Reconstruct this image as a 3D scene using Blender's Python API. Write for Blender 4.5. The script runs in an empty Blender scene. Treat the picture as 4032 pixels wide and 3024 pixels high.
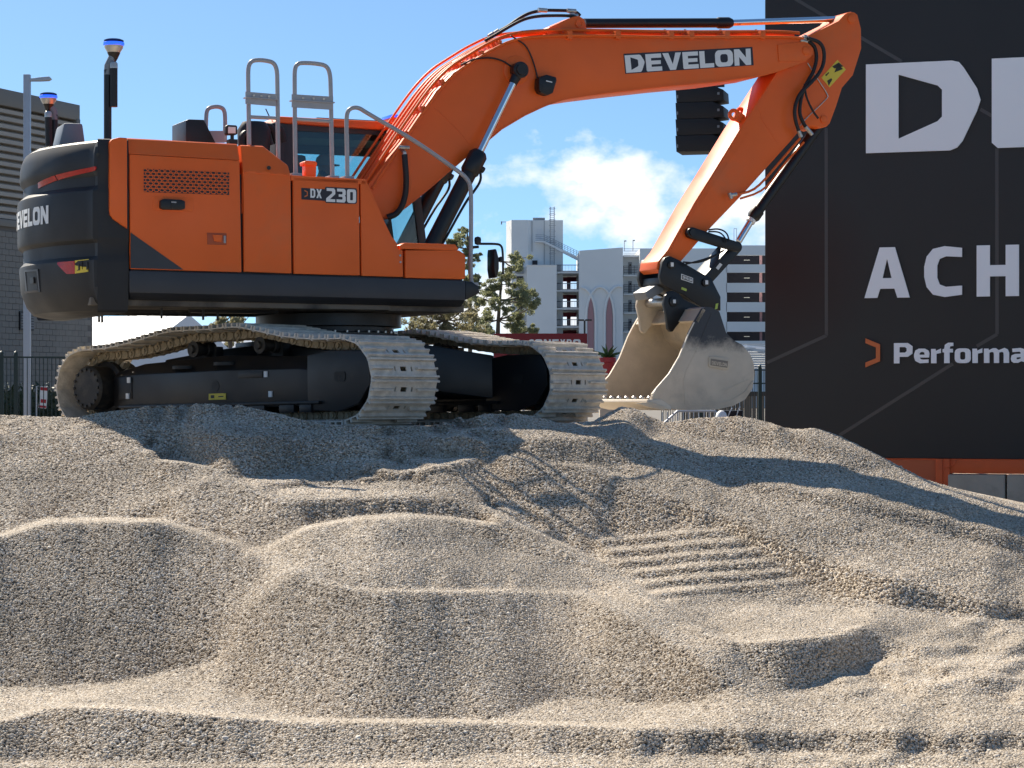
import bpy, bmesh, math, random
import numpy as np
from mathutils import Vector, Matrix, Euler
from mathutils.geometry import tessellate_polygon

random.seed(7)
rng = np.random.default_rng(7)
PEB_N = 950000
R = math.radians
SC = bpy.context.scene
COL = SC.collection

# ------------------------------------------------------------------ camera, sky, sun, exposure
EYE = 1.7                       # eye height above the flat ground
FPX, CXP, HYP = 9000.0, 2016.0, 1560.0   # focal length, principal column and horizon row of the photograph
cam = bpy.data.cameras.new('camera')
cam.sensor_width = 36.0
cam.lens = 36.0 * FPX / 4032.0
cam.shift_y = (HYP - 1512.0) / 4032.0
cam.clip_start = 0.1
cam.clip_end = 3000.0
cam_ob = bpy.data.objects.new('camera', cam)
COL.objects.link(cam_ob)
cam_ob.location = (0, 0, EYE)
cam_ob.rotation_euler = (R(90), 0, 0)
SC.camera = cam_ob

SUN_V = Vector((0.62, -0.92, -1.0)).normalized()      # direction the light travels
SUN_EL = math.asin(-SUN_V.z)
SUN_AZ = math.atan2(-SUN_V.x, -SUN_V.y)               # clockwise from +Y
sun = bpy.data.lights.new('sun', 'SUN')
sun.energy = 5.0
sun.angle = R(0.5)
sun.color = (1.0, 0.91, 0.775)
sun_ob = bpy.data.objects.new('sun', sun)
COL.objects.link(sun_ob)
sun_ob.rotation_euler = SUN_V.to_track_quat('-Z', 'Y').to_euler()

W = bpy.data.worlds.new('World')
SC.world = W
W.use_nodes = True
nt = W.node_tree
nt.nodes.clear()
def wn(t, **kw):
    n = nt.nodes.new(t)
    for k, v in kw.items():
        setattr(n, k, v)
    return n
def wl(a, b): nt.links.new(a, b)
def wmath(op, a, b=None, clamp=False):
    n = wn('ShaderNodeMath', operation=op, use_clamp=clamp)
    for i, v in enumerate((a, b)):
        if v is None: continue
        if isinstance(v, (int, float)): n.inputs[i].default_value = v
        else: wl(v, n.inputs[i])
    return n.outputs[0]
w_out = wn('ShaderNodeOutputWorld')
w_bg = wn('ShaderNodeBackground')
w_bg.inputs['Strength'].default_value = 0.085
sky = wn('ShaderNodeTexSky', sky_type='NISHITA')
sky.sun_disc = False
sky.sun_elevation = SUN_EL
sky.sun_rotation = SUN_AZ
sky.altitude = 600
sky.air_density = 1.0
sky.dust_density = 0.3
sky.ozone_density = 2.0
tc = wn('ShaderNodeTexCoord')
sep = wn('ShaderNodeSeparateXYZ')
wl(tc.outputs['Generated'], sep.inputs[0])
# clouds: low cumulus bank round the horizon, in direction space
comb = wn('ShaderNodeCombineXYZ')
wl(wmath('ADD', wmath('ARCTAN2', sep.outputs[0], sep.outputs[1]), 0.016), comb.inputs[0])
wl(wmath('MULTIPLY', sep.outputs[2], 1.45), comb.inputs[1])
comb.inputs[2].default_value = CLOUD_SEED = 8.8
nz1 = wn('ShaderNodeTexNoise'); nz1.inputs['Scale'].default_value = 17.0
nz1.inputs['Detail'].default_value = 9.0; nz1.inputs['Roughness'].default_value = 0.56
wl(comb.outputs[0], nz1.inputs['Vector'])
nz2 = wn('ShaderNodeTexNoise'); nz2.inputs['Scale'].default_value = 5.2
nz2.inputs['Detail'].default_value = 2.0
wl(comb.outputs[0], nz2.inputs['Vector'])
elev = sep.outputs[2]
body = wmath('ADD', wmath('MULTIPLY', nz1.outputs[0], 0.75), wmath('MULTIPLY', nz2.outputs[0], 0.62))
cut = wmath('ADD', 0.578, wmath('MULTIPLY', wmath('ABSOLUTE', wmath('SUBTRACT', elev, 0.038)), 3.0))
mask = wmath('MULTIPLY', wmath('SUBTRACT', body, cut), 9.5, True)
cloudcol = wn('ShaderNodeMix', data_type='RGBA')
cloudcol.inputs['A'].default_value = (5.6, 6.2, 7.0, 1)
cloudcol.inputs['B'].default_value = (8.3, 8.2, 8.0, 1)
wl(wmath('MULTIPLY', wmath('SUBTRACT', nz1.outputs[0], 0.40), 4.0, True), cloudcol.inputs['Factor'])
# the sky is read a little above the true direction so that the low sky keeps its blue
lift = wn('ShaderNodeCombineXYZ')
wl(sep.outputs[0], lift.inputs[0]); wl(sep.outputs[1], lift.inputs[1])
wl(wmath('ADD', wmath('MULTIPLY', wmath('ABSOLUTE', elev), 1.6), 0.10), lift.inputs[2])
wl(lift.outputs[0], sky.inputs[0])
tint = wn('ShaderNodeMix', data_type='RGBA', blend_type='MULTIPLY'); tint.inputs['Factor'].default_value = 1.0
tint.inputs['B'].default_value = (0.80, 0.965, 1.0, 1)      # clear dry desert sky
wl(sky.outputs[0], tint.inputs['A'])
mixs = wn('ShaderNodeMix', data_type='RGBA')
wl(mask, mixs.inputs['Factor']); wl(tint.outputs['Result'], mixs.inputs['A']); wl(cloudcol.outputs['Result'], mixs.inputs['B'])
wl(mixs.outputs['Result'], w_bg.inputs['Color'])
wl(w_bg.outputs[0], w_out.inputs[0])

SC.view_settings.view_transform = 'Standard'
SC.view_settings.look = 'None'
SC.view_settings.exposure = 0.90
SC.view_settings.gamma = 1.0
SC.view_settings.use_curve_mapping = False
SC.render.engine = 'CYCLES'
SC.cycles.use_denoising = True
SC.cycles.max_bounces = 6
SC.cycles.transparent_max_bounces = 8
SC.cycles.sample_clamp_indirect = 6.0

# ------------------------------------------------------------------ geometry of the picture
def at(x, y, Y):                # the world point seen at pixel (x, y) of the photograph at distance Y
    return Vector(((x - CXP) / FPX * Y, Y, EYE + (HYP - y) / FPX * Y))
EXC = Vector((-1.854, 23.272, 1.392))     # slewing centre of the excavator, on the plane of its tracks
TH = R(24.0)                              # heading of the upper structure
cT, sT = math.cos(TH), math.sin(TH)
def U(x, y, yl):                # pixel -> (forward, up) in the excavator's upper frame on the plane at lateral yl
    a, b = (x - CXP) / FPX, (HYP - y) / FPX
    s = (yl - (EXC.x * sT - EXC.y * cT)) / (-a * sT + cT)
    X, Y, Z = a * s, s, EYE + b * s
    return ((X - EXC.x) * cT + (Y - EXC.y) * sT, Z - EXC.z)
def U3(x, y, yl):
    d, z = U(x, y, yl)
    return Vector((d, yl, z))
def UL(pts, yl): return [U(x, y, yl) for x, y in pts]
def UL3(pts, yl): return [U3(p[0], p[1], p[2] if len(p) > 2 else yl) for p in pts]

# ------------------------------------------------------------------ mesh builder
class MB:
    def __init__(s): s.v = []; s.f = []
    def add(s, vs, fs):
        n = len(s.v)
        s.v += [tuple(v) for v in vs]
        s.f += [tuple(i + n for i in f) for f in fs]
        return s
    def box(s, x0, x1, y0, y1, z0, z1):
        vs = [(x, y, z) for x in (x0, x1) for y in (y0, y1) for z in (z0, z1)]
        return s.add(vs, [(0, 1, 3, 2), (4, 6, 7, 5), (0, 4, 5, 1), (2, 3, 7, 6), (0, 2, 6, 4), (1, 5, 7, 3)])
    def prism(s, poly, y0, y1, poly2=None):      # polygon in (x, z) run from y0 to y1
        n = len(poly)
        poly2 = poly2 or poly
        a = sum(poly[i][0] * poly[(i + 1) % n][1] - poly[(i + 1) % n][0] * poly[i][1] for i in range(n))
        vs = [(p[0], y0, p[1]) for p in poly] + [(p[0], y1, p[1]) for p in poly2]
        fs = [tuple(range(n)), tuple(range(2 * n - 1, n - 1, -1))]
        fs += [(i, i + n, (i + 1) % n + n, (i + 1) % n) for i in range(n)]
        if (a > 0) != (y1 > y0): fs = [tuple(reversed(f)) for f in fs]
        return s.add(vs, fs)
    def prismz(s, poly, z0, z1):                 # polygon in (x, y) run from z0 to z1
        n = len(poly)
        a = sum(poly[i][0] * poly[(i + 1) % n][1] - poly[(i + 1) % n][0] * poly[i][1] for i in range(n))
        if a < 0: poly = poly[::-1]
        vs = [(p[0], p[1], z0) for p in poly] + [(p[0], p[1], z1) for p in poly]
        fs = [tuple(range(n - 1, -1, -1)), tuple(range(n, 2 * n))]
        fs += [(i, (i + 1) % n, (i + 1) % n + n, i + n) for i in range(n)]
        return s.add(vs, fs)
    def loft(s, rings, closed=True, caps=True):
        n = len(rings[0]); base = len(s.v)
        for r in rings: s.v += [tuple(p) for p in r]
        for k in range(len(rings) - 1):
            for i in range(n if closed else n - 1):
                j = (i + 1) % n
                s.f.append((base + k * n + i, base + k * n + j, base + (k + 1) * n + j, base + (k + 1) * n + i))
        if caps:
            s.f.append(tuple(base + i for i in range(n - 1, -1, -1)))
            s.f.append(tuple(base + (len(rings) - 1) * n + i for i in range(n)))
        return s
    def cyl(s, p0, p1, r0, r1=None, n=16):
        return s.tube([p0, p1], r0, n, r1)
    def tube(s, pts, r, n=10, r1=None, radii=None):
        pts = [Vector(p) for p in pts]
        d = (pts[1] - pts[0]).normalized()
        up = Vector((0, 0, 1)) if abs(d.z) < 0.9 else Vector((1, 0, 0))
        a = d.cross(up).normalized(); rings = []
        for i, p in enumerate(pts):
            if i == 0: t = pts[1] - pts[0]
            elif i == len(pts) - 1: t = pts[-1] - pts[-2]
            else: t = (pts[i + 1] - p).normalized() + (p - pts[i - 1]).normalized()
            t = t.normalized() if t.length > 1e-9 else d
            a = (a - t * a.dot(t)).normalized(); b = t.cross(a)
            rr = radii[i] if radii else (r if r1 is None or i < len(pts) - 1 else r1)
            rings.append([p + (a * math.cos(q) + b * math.sin(q)) * rr for q in (2 * math.pi * k / n for k in range(n))])
        return s.loft(rings)
    def lathe(s, c, prof, n=20, axis='z'):       # prof: (radius, height) along the axis from c
        c = Vector(c); rings = []
        for r, h in prof:
            ring = []
            for k in range(n):
                q = 2 * math.pi * k / n
                x, y = r * math.cos(q), r * math.sin(q)
                ring.append(c + (Vector((x, y, h)) if axis == 'z' else Vector((x, h, -y)) if axis == 'y' else Vector((h, x, y))))
            rings.append(ring)
        return s.loft(rings)

def chaikin(pts, it=2):
    pts = [Vector(p) for p in pts]
    for _ in range(it):
        q = [pts[0]]
        for a, b in zip(pts, pts[1:]):
            q += [a * 0.75 + b * 0.25, a * 0.25 + b * 0.75]
        pts = q + [pts[-1]]
    return pts

def link(o, parent=None):
    COL.objects.link(o)
    if parent is not None: o.parent = parent
    return o
def mesh_of(name, mb, mat, bevel=0.0, smooth=True, angle=38, seg=2, noclean=False):
    me = bpy.data.meshes.new(name)
    me.from_pydata(mb.v, [], mb.f)
    me.validate()
    if not noclean:
        bm = bmesh.new(); bm.from_mesh(me)
        bmesh.ops.recalc_face_normals(bm, faces=bm.faces)
        if bevel > 0:
            ed = [e for e in bm.edges if len(e.link_faces) == 2 and e.calc_face_angle(0) > R(28)]
            bmesh.ops.bevel(bm, geom=ed, offset=bevel, segments=seg, profile=0.6, affect='EDGES', clamp_overlap=True)
        bm.to_mesh(me); bm.free()
    for m in (mat if isinstance(mat, (list, tuple)) else [mat]): me.materials.append(m)
    if smooth:
        me.polygons.foreach_set('use_smooth', [True] * len(me.polygons))
        me.set_sharp_from_angle(angle=R(angle))
    return me
def part(name, mb, mat, parent=None, bevel=0.0, loc=None, rot=None, **kw):
    o = bpy.data.objects.new(name, mesh_of(name, mb, mat, bevel, **kw))
    if loc is not None: o.location = loc
    if rot is not None: o.rotation_euler = rot
    return link(o, parent)
def copy_of(o, parent, loc=None, rot=None, scale=None):
    c = o.copy()
    if loc is not None: c.location = loc
    if rot is not None: c.rotation_euler = rot
    if scale is not None: c.scale = scale
    COL.objects.link(c); c.parent = parent
    return c
def empty(name, loc=(0, 0, 0), rotz=0.0):
    o = bpy.data.objects.new(name, None)
    o.location = loc; o.rotation_euler = (0, 0, rotz)
    o.empty_display_size = 0.2
    return link(o)
def tag(o, label, cat, group=None):
    o['label'] = label; o['category'] = cat
    if group: o['group'] = group
    return o
def structure(o): o['kind'] = 'structure'; return o
def stuff(o): o['kind'] = 'stuff'; return o

# ------------------------------------------------------------------ materials
def mat(name, col, rough=0.5, metal=0.0, var=0.0, vscale=3.0, col2=None, mscale=4.0, mlo=0.45, mhi=0.6, bump=0.0, bscale=60.0,
        coat=0.0, spec=0.5, detail=4.0, rvar=0.0, emit=None):
    m = bpy.data.materials.new(name); m.use_nodes = True
    t = m.node_tree; b = t.nodes['Principled BSDF']
    b.inputs['Roughness'].default_value = rough
    b.inputs['Metallic'].default_value = metal
    b.inputs['Specular IOR Level'].default_value = spec
    b.inputs['Coat Weight'].default_value = coat
    b.inputs['Coat Roughness'].default_value = 0.15
    if emit:
        b.inputs['Emission Color'].default_value = (*emit[0], 1); b.inputs['Emission Strength'].default_value = emit[1]
    c = (*col, 1)
    b.inputs['Base Color'].default_value = c
    tcn = t.nodes.new('ShaderNodeTexCoord')
    out = None
    if col2 is not None:
        n = t.nodes.new('ShaderNodeTexNoise'); n.inputs['Scale'].default_value = mscale; n.inputs['Detail'].default_value = 6
        n.inputs['Roughness'].default_value = 0.62
        t.links.new(tcn.outputs['Object'], n.inputs['Vector'])
        mr = t.nodes.new('ShaderNodeMapRange'); mr.inputs['From Min'].default_value = mlo; mr.inputs['From Max'].default_value = mhi
        t.links.new(n.outputs[0], mr.inputs['Value'])
        mx = t.nodes.new('ShaderNodeMix'); mx.data_type = 'RGBA'
        mx.inputs['A'].default_value = c; mx.inputs['B'].default_value = (*col2, 1)
        t.links.new(mr.outputs[0], mx.inputs['Factor']); out = mx.outputs['Result']
    if var > 0:
        n = t.nodes.new('ShaderNodeTexNoise'); n.inputs['Scale'].default_value = vscale; n.inputs['Detail'].default_value = detail
        t.links.new(tcn.outputs['Object'], n.inputs['Vector'])
        mr = t.nodes.new('ShaderNodeMapRange'); mr.inputs['From Min'].default_value = 0.3; mr.inputs['From Max'].default_value = 0.7
        mr.inputs['To Min'].default_value = 1 - var; mr.inputs['To Max'].default_value = 1 + var
        t.links.new(n.outputs[0], mr.inputs['Value'])
        mx = t.nodes.new('ShaderNodeMix'); mx.data_type = 'RGBA'; mx.blend_type = 'MULTIPLY'; mx.inputs['Factor'].default_value = 1
        if out: t.links.new(out, mx.inputs['A'])
        else: mx.inputs['A'].default_value = c
        t.links.new(mr.outputs[0], mx.inputs['B']); out = mx.outputs['Result']
    if out: t.links.new(out, b.inputs['Base Color'])
    if rvar > 0:
        n = t.nodes.new('ShaderNodeTexNoise'); n.inputs['Scale'].default_value = 2.3; n.inputs['Detail'].default_value = 5
        t.links.new(tcn.outputs['Object'], n.inputs['Vector'])
        mr = t.nodes.new('ShaderNodeMapRange'); mr.inputs['From Min'].default_value = 0.3; mr.inputs['From Max'].default_value = 0.7
        mr.inputs['To Min'].default_value = rough - rvar; mr.inputs['To Max'].default_value = rough + rvar
        t.links.new(n.outputs[0], mr.inputs['Value']); t.links.new(mr.outputs[0], b.inputs['Roughness'])
    if bump > 0:
        n = t.nodes.new('ShaderNodeTexNoise'); n.inputs['Scale'].default_value = bscale; n.inputs['Detail'].default_value = 5
        t.links.new(tcn.outputs['Object'], n.inputs['Vector'])
        bp = t.nodes.new('ShaderNodeBump'); bp.inputs['Strength'].default_value = bump; bp.inputs['Distance'].default_value = 0.02
        t.links.new(n.outputs[0], bp.inputs['Height']); t.links.new(bp.outputs[0], b.inputs['Normal'])
    return m
def glass_mat(name, tint, opac=0.25, rough=0.03):
    m = bpy.data.materials.new(name); m.use_nodes = True
    t = m.node_tree; t.nodes.clear()
    o = t.nodes.new('ShaderNodeOutputMaterial'); tr = t.nodes.new('ShaderNodeBsdfTransparent'); gl = t.nodes.new('ShaderNodeBsdfGlossy')
    mx = t.nodes.new('ShaderNodeMixShader'); fr = t.nodes.new('ShaderNodeFresnel'); ad = t.nodes.new('ShaderNodeMath')
    fr.inputs[0].default_value = 1.5; ad.operation = 'ADD'; ad.use_clamp = True; ad.inputs[1].default_value = opac * 0.05
    tr.inputs[0].default_value = (*tint, 1); gl.inputs[0].default_value = (0.55, 0.6, 0.62, 1); gl.inputs['Roughness'].default_value = rough
    t.links.new(fr.outputs[0], ad.inputs[0]); t.links.new(ad.outputs[0], mx.inputs[0])
    t.links.new(tr.outputs[0], mx.inputs[1]); t.links.new(gl.outputs[0], mx.inputs[2]); t.links.new(mx.outputs[0], o.inputs[0])
    return m

M = {}
M['orange'] = mat('orange_paint', (0.84, 0.140, 0.019), 0.42, col2=(0.60, 0.17, 0.06), mscale=1.3, mlo=0.55, mhi=0.95, var=0.05, vscale=1.6, coat=0.06, spec=0.3, rvar=0.08, bump=0.015, bscale=90)
M['cwgrey'] = mat('charcoal_paint', (0.026, 0.027, 0.029), 0.55, var=0.12, vscale=2.0, coat=0.0, spec=0.28, rvar=0.08, bump=0.02, bscale=120)
M['sill'] = mat('charcoal_sill_paint', (0.030, 0.032, 0.038), 0.45, var=0.1, vscale=3)
M['black'] = mat('black_paint', (0.007, 0.007, 0.008), 0.42, var=0.2, vscale=4, rvar=0.1)
M['dustblack'] = mat('dusty_black_paint', (0.014, 0.013, 0.012), 0.6, col2=(0.10, 0.085, 0.065), mscale=3.5, mlo=0.52, mhi=0.78, bump=0.1, bscale=40)
M['rubber'] = mat('black_rubber', (0.012, 0.012, 0.012), 0.55, bump=0.05, bscale=200)
M['rail'] = mat('grey_rail_paint', (0.36, 0.36, 0.37), 0.38, var=0.06, vscale=8)
M['chrome'] = mat('chrome_rod', (0.75, 0.77, 0.8), 0.08, 1.0)
M['steel'] = mat('bright_steel', (0.5, 0.48, 0.45), 0.35, 0.8, var=0.2, vscale=20)
M['trackout'] = mat('dusty_track_steel', (0.62, 0.565, 0.48), 0.62, 0.0, var=0.18, vscale=9, col2=(0.48, 0.43, 0.36), mscale=6.0, mlo=0.42, mhi=0.68, bump=0.35, bscale=45)
M['trackin'] = mat('dusty_chain_steel', (0.36, 0.29, 0.19), 0.75, var=0.25, vscale=12, col2=(0.10, 0.08, 0.06), mscale=9.0, mlo=0.5, mhi=0.7, bump=0.3, bscale=60)
M['bucket'] = mat('dusty_bucket_steel', (0.56, 0.48, 0.37), 0.6, var=0.10, vscale=5, col2=(0.38, 0.33, 0.27), mscale=2.6, mlo=0.55, mhi=0.75, bump=0.12, bscale=50)
M['white'] = mat('white_vinyl', (0.78, 0.78, 0.76), 0.5)
M['navy'] = mat('navy_vinyl', (0.018, 0.017, 0.026), 0.5)
M['yellow'] = mat('yellow_vinyl', (0.75, 0.56, 0.05), 0.5)
M['red'] = mat('red_reflector', (0.42, 0.006, 0.006), 0.25, var=0.1, vscale=30)
M['bracket'] = mat('orange_vinyl', (0.62, 0.15, 0.04), 0.5)
M['alu'] = mat('cast_aluminium', (0.55, 0.53, 0.48), 0.3, 0.6)
M['blueled'] = mat('blue_led_ring', (0.02, 0.1, 0.7), 0.2, emit=((0.02, 0.10, 1.0), 0.8))
M['blueglass'] = mat('blue_dome', (0.004, 0.012, 0.10), 0.15)
M['greyplastic'] = mat('grey_plastic', (0.20, 0.22, 0.24), 0.5)
M['whitelamp'] = mat('led_lens', (0.75, 0.75, 0.72), 0.3)
M['glass'] = glass_mat('cab_glass', (0.74, 0.97, 0.97), 0.35)
M['darkglass'] = glass_mat('dark_cab_glass', (0.72, 0.82, 0.83), 0.3)
M['interior'] = mat('cab_interior', (0.045, 0.05, 0.055), 0.7)
M['skin'] = mat('skin', (0.30, 0.15, 0.09), 0.5)
M['cap'] = mat('grey_cap', (0.22, 0.21, 0.19), 0.8)
M['shirt'] = mat('navy_shirt', (0.03, 0.04, 0.07), 0.8)

# ================================================================== ground and gravel heap
# The heap is a height field z(X, Y). Its relief is given as away-from-the-eye slopes (rise per metre)
# of the faces read off the photograph, integrated along lines of sight from the foot of the heap to its crest,
# then resampled on a plain world grid.
def poly_mask(gx, gy, poly):
    m = np.zeros(gx.shape, bool); n = len(poly); j = n - 1
    for i in range(n):
        xi, yi = poly[i]; xj, yj = poly[j]
        if yi != yj:
            c = ((yi > gy) != (yj > gy)) & (gx < (xj - xi) * (gy - yi) / (yj - yi) + xi)
            m ^= c
        j = i
    return m
def blur(a, sx, sy):
    for ax, s in ((1, sx), (0, sy)):
        if s <= 0: continue
        k = int(3 * s) + 1
        w = np.exp(-0.5 * (np.arange(-k, k + 1) / s) ** 2); w /= w.sum()
        p = [(0, 0), (0, 0)]; p[ax] = (k, k)
        b = np.pad(a, p, mode='edge'); o = np.zeros_like(a)
        for i, wi in enumerate(w):
            o += wi * (b[:, i:i + a.shape[1]] if ax == 1 else b[i:i + a.shape[0], :])
        a = o
    return a
ZB0 = 10.2
XS = np.arange(-900, 4950, 9.0)
YS = np.arange(3260, 1560, -4.0)
GX, GY = np.meshgrid(XS, YS)
G = np.full(GX.shape, 0.085)
FACES = [
    (0.14, [(-900, 1700), (300, 1720), (800, 1860), (430, 2040), (0, 2110), (-900, 2150)]),
    (0.03, [(-900, 1630), (0, 1640), (300, 1655), (560, 1692), (560, 1702), (0, 1722), (-900, 1722)]),
    (0.42, [(560, 1695), (1400, 1752), (1450, 1795), (1000, 1885), (900, 1880), (700, 1800)]),
    (0.03, [(600, 1655), (1250, 1690), (2400, 1672), (2450, 1716), (2000, 1740), (1450, 1745), (900, 1690)]),
    (0.01, [(1000, 1885), (1400, 1805), (1900, 1800), (1720, 1870), (1050, 1925)]),
    (0.42, [(1900, 1752), (2450, 1728), (2720, 1800), (2420, 1835), (2100, 1815)]),
    (0.46, [(1950, 1805), (2300, 1850), (2560, 1950), (2700, 2060), (2500, 2130), (2320, 2190), (2150, 2110), (1990, 1960)]),
    (-0.01, [(1000, 1932), (1700, 1885), (1750, 1962), (1000, 1988)]),
    (0.62, [(1000, 1992), (1300, 1975), (1750, 1968), (1960, 2046), (1980, 2072), (1800, 2052), (1600, 2032), (1400, 2042), (1200, 2075), (1100, 2052)]),
    ((0.12, 0.42), [(880, 1882), (1010, 1940), (1250, 2060), (1050, 2150), (930, 2145), (760, 2095), (640, 2055), (430, 2045)]),
    ((0.42, 0.92), [(-900, 2200), (0, 2130), (180, 2072), (420, 2062), (640, 2068), (760, 2108), (930, 2160), (1030, 2230), (940, 2420), (850, 2600), (620, 2650), (420, 2690), (0, 2720), (-900, 2760)]),
    (-0.02, [(-900, 2140), (0, 2098), (180, 2040), (640, 2040), (760, 2078), (640, 2066), (180, 2070), (0, 2128), (-900, 2198)]),
    ((0.08, 0.34), [(1060, 2165), (1200, 2085), (1400, 2048), (1600, 2040), (1960, 2078), (2290, 2195), (2420, 2325), (1400, 2322), (1260, 2285)]),
    ((0.40, 0.92), [(1180, 2252), (1260, 2298), (1400, 2336), (2016, 2340), (2300, 2345), (2620, 2520), (2900, 2700), (2750, 2756), (2400, 2786), (2000, 2836), (1200, 2824), (900, 2700), (945, 2440)]),
    (0.00, [(-900, 2770), (0, 2722), (420, 2692), (640, 2652), (900, 2712), (1200, 2838), (700, 2800), (200, 2778), (0, 2838), (-900, 2860)]),
    (0.80, [(-900, 2880), (0, 2858), (200, 2798), (420, 2800), (700, 2822), (1150, 2856), (2016, 2862), (2600, 2884), (4032, 2900), (4900, 2905), (4900, 2955), (3000, 2962), (2200, 2990), (1600, 3010), (1100, 3004), (0, 2994), (-900, 2990)]),
    (0.03, [(-900, 2996), (0, 3000), (1100, 3008), (2200, 2994), (4900, 2960), (4900, 3260), (-900, 3260)]),
    (0.66, [(2600, 1952), (2900, 2060), (3250, 2222), (3950, 2402), (4400, 2450), (4400, 2470), (3900, 2432), (3500, 2384), (3160, 2305), (2900, 2155), (2640, 2022)]),
    (-0.02, [(2680, 2380), (3300, 2382), (3420, 2460), (3280, 2506), (2920, 2536), (2760, 2460)]),
    ((0.34, 0.74), [(2900, 2548), (3300, 2516), (3420, 2466), (3540, 2562), (3300, 2690), (3080, 2726), (2960, 2640)]),
    (0.015, [(2000, 2846), (2900, 2762), (3080, 2732), (3560, 2580), (4032, 2452), (4900, 2500), (4900, 2890), (4032, 2880), (2600, 2872)]),
    (0.26, [(2450, 1640), (2900, 1650), (3150, 1710), (3500, 1830), (3400, 1860), (3000, 1760), (2600, 1700)]),
    (0.05, [(2450, 1760), (2900, 1850), (3500, 2010), (4100, 2160), (4100, 2200), (3300, 2020), (2700, 1860)]),
    (0.40, [(2780, 1880), (3300, 1960), (4032, 2120), (4900, 2300), (4900, 2340), (4032, 2180), (3300, 2010)]),
]
for gval, pl in FACES:
    mk = poly_mask(GX, GY, pl)
    if isinstance(gval, tuple):        # slope grows from the crest down to the foot
        ys_ = [p[1] for p in pl]; f_ = np.clip((GY - min(ys_)) / (max(ys_) - min(ys_)), 0, 1)
        G[mk] = (gval[0] + (gval[1] - gval[0]) * f_ ** 0.7)[mk]
    else: G[mk] = gval
G = blur(G, 1.4, 1.5)
# crest lines: a narrow band just behind each edge that falls away from the eye
CREST = [(15, [(-900, 2160), (0, 2112), (180, 2054), (420, 2048), (640, 2054), (760, 2090), (950, 2146)]),
         (15, [(1060, 2160), (1200, 2080), (1400, 2042), (1600, 2030), (1800, 2048), (1960, 2070)]),
         (20, [(1890, 1984), (1990, 2044), (2290, 2186), (2500, 2312), (2760, 2474), (2900, 2530)]),
         (2, [(1120, 2205), (1190, 2246), (1260, 2288), (1400, 2322), (1750, 2332), (2016, 2326)]),
         (14, [(-900, 2870), (0, 2842), (200, 2784), (420, 2784), (700, 2804), (1150, 2840), (2016, 2846), (2600, 2868)]),
         (9, [(600, 1812), (740, 1824), (860, 1854), (930, 1892), (1010, 1926)]),
         (6, [(2940, 2532), (3300, 2502), (3400, 2460)])]
CM = np.zeros(GX.shape)
for wpx_, pl in CREST:
    xs_, ys_ = [p[0] for p in pl], [p[1] for p in pl]
    yc = np.interp(GX, xs_, ys_)
    CM = np.maximum(CM, ((np.abs(GY - yc) < wpx_ / 2 + 2) & (GX > xs_[0]) & (GX < xs_[-1])).astype(float))
CM = np.clip(blur(CM, 1.0, 0.5), 0, 1)
# grooves scraped by the bucket's edge
gm = poly_mask(GX, GY, [(2340, 2122), (2860, 2078), (3000, 2170), (3190, 2310), (2600, 2372), (2480, 2260)]).astype(float)
gm = blur(gm, 1.5, 1.0)
ph = (GY + 0.083 * (GX - 2370) - 2135) / 45.0 + 0.05 * np.sin(GX / 70.0)
saw = np.clip(1.6 * np.sin(2 * np.pi * ph), -1, 1)
G = G * (1 - gm) + gm * (0.20 + 0.36 * saw)
# ripples, footprints and cleat marks in the right foreground
def vnoise(shape, cell, seed):
    r = np.random.default_rng(seed)
    h, w = int(shape[0] / cell[0]) + 3, int(shape[1] / cell[1]) + 3
    g = r.normal(size=(h, w))
    yi, xi = np.arange(shape[0]) / cell[0], np.arange(shape[1]) / cell[1]
    y0, x0 = yi.astype(int), xi.astype(int)
    fy, fx = (yi - y0)[:, None], (xi - x0)[None, :]
    fy, fx = fy * fy * (3 - 2 * fy), fx * fx * (3 - 2 * fx)
    a, b = g[y0][:, x0], g[y0][:, x0 + 1]; c, d = g[y0 + 1][:, x0], g[y0 + 1][:, x0 + 1]
    return (a * (1 - fx) + b * fx) * (1 - fy) + (c * (1 - fx) + d * fx) * fy
fm = blur(poly_mask(GX, GY, [(3250, 2640), (3500, 2560), (4032, 2400), (4900, 2400), (4900, 2700), (4032, 2780), (3400, 2760)]).astype(float), 8, 8)
G += fm * (vnoise(G.shape, (6, 9), 5) * 0.26 + vnoise(G.shape, (3, 5), 8) * 0.14)
cm = blur(poly_mask(GX, GY, [(3050, 2885), (4900, 2880), (4900, 2975), (3050, 2985), (2800, 2950)]).astype(float), 6, 2)
G += cm * (0.30 * vnoise(G.shape, (5, 9), 21) + 0.16 * vnoise(G.shape, (3, 5), 22))
cm2 = blur(poly_mask(GX, GY, [(2500, 2990), (4900, 2985), (4900, 3090), (2400, 3090)]).astype(float), 6, 2)
G += cm2 * 0.25 * vnoise(G.shape, (6, 7), 23)
G += vnoise(G.shape, (26, 34), 11) * 0.035 + vnoise(G.shape, (9, 12), 12) * 0.030 + vnoise(G.shape, (4, 5), 13) * 0.026
YTOP = np.interp(XS, *zip(*[(-900, 1640), (0, 1632), (130, 1640), (300, 1645), (390, 1624), (550, 1600), (800, 1590), (950, 1595), (1100, 1627), (1180, 1652),
    (1300, 1674), (1700, 1678), (1790, 1642), (1900, 1628), (2050, 1631), (2140, 1648), (2190, 1665), (2330, 1662), (2440, 1602), (2500, 1607), (2560, 1641),
    (2620, 1666), (2750, 1647), (2900, 1639), (2960, 1647), (3040, 1667), (3130, 1692), (3210, 1685), (3300, 1714), (3500, 1814), (3700, 1921), (3830, 1963),
    (4032, 2024), (4500, 2170), (4950, 2260)]))
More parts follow.
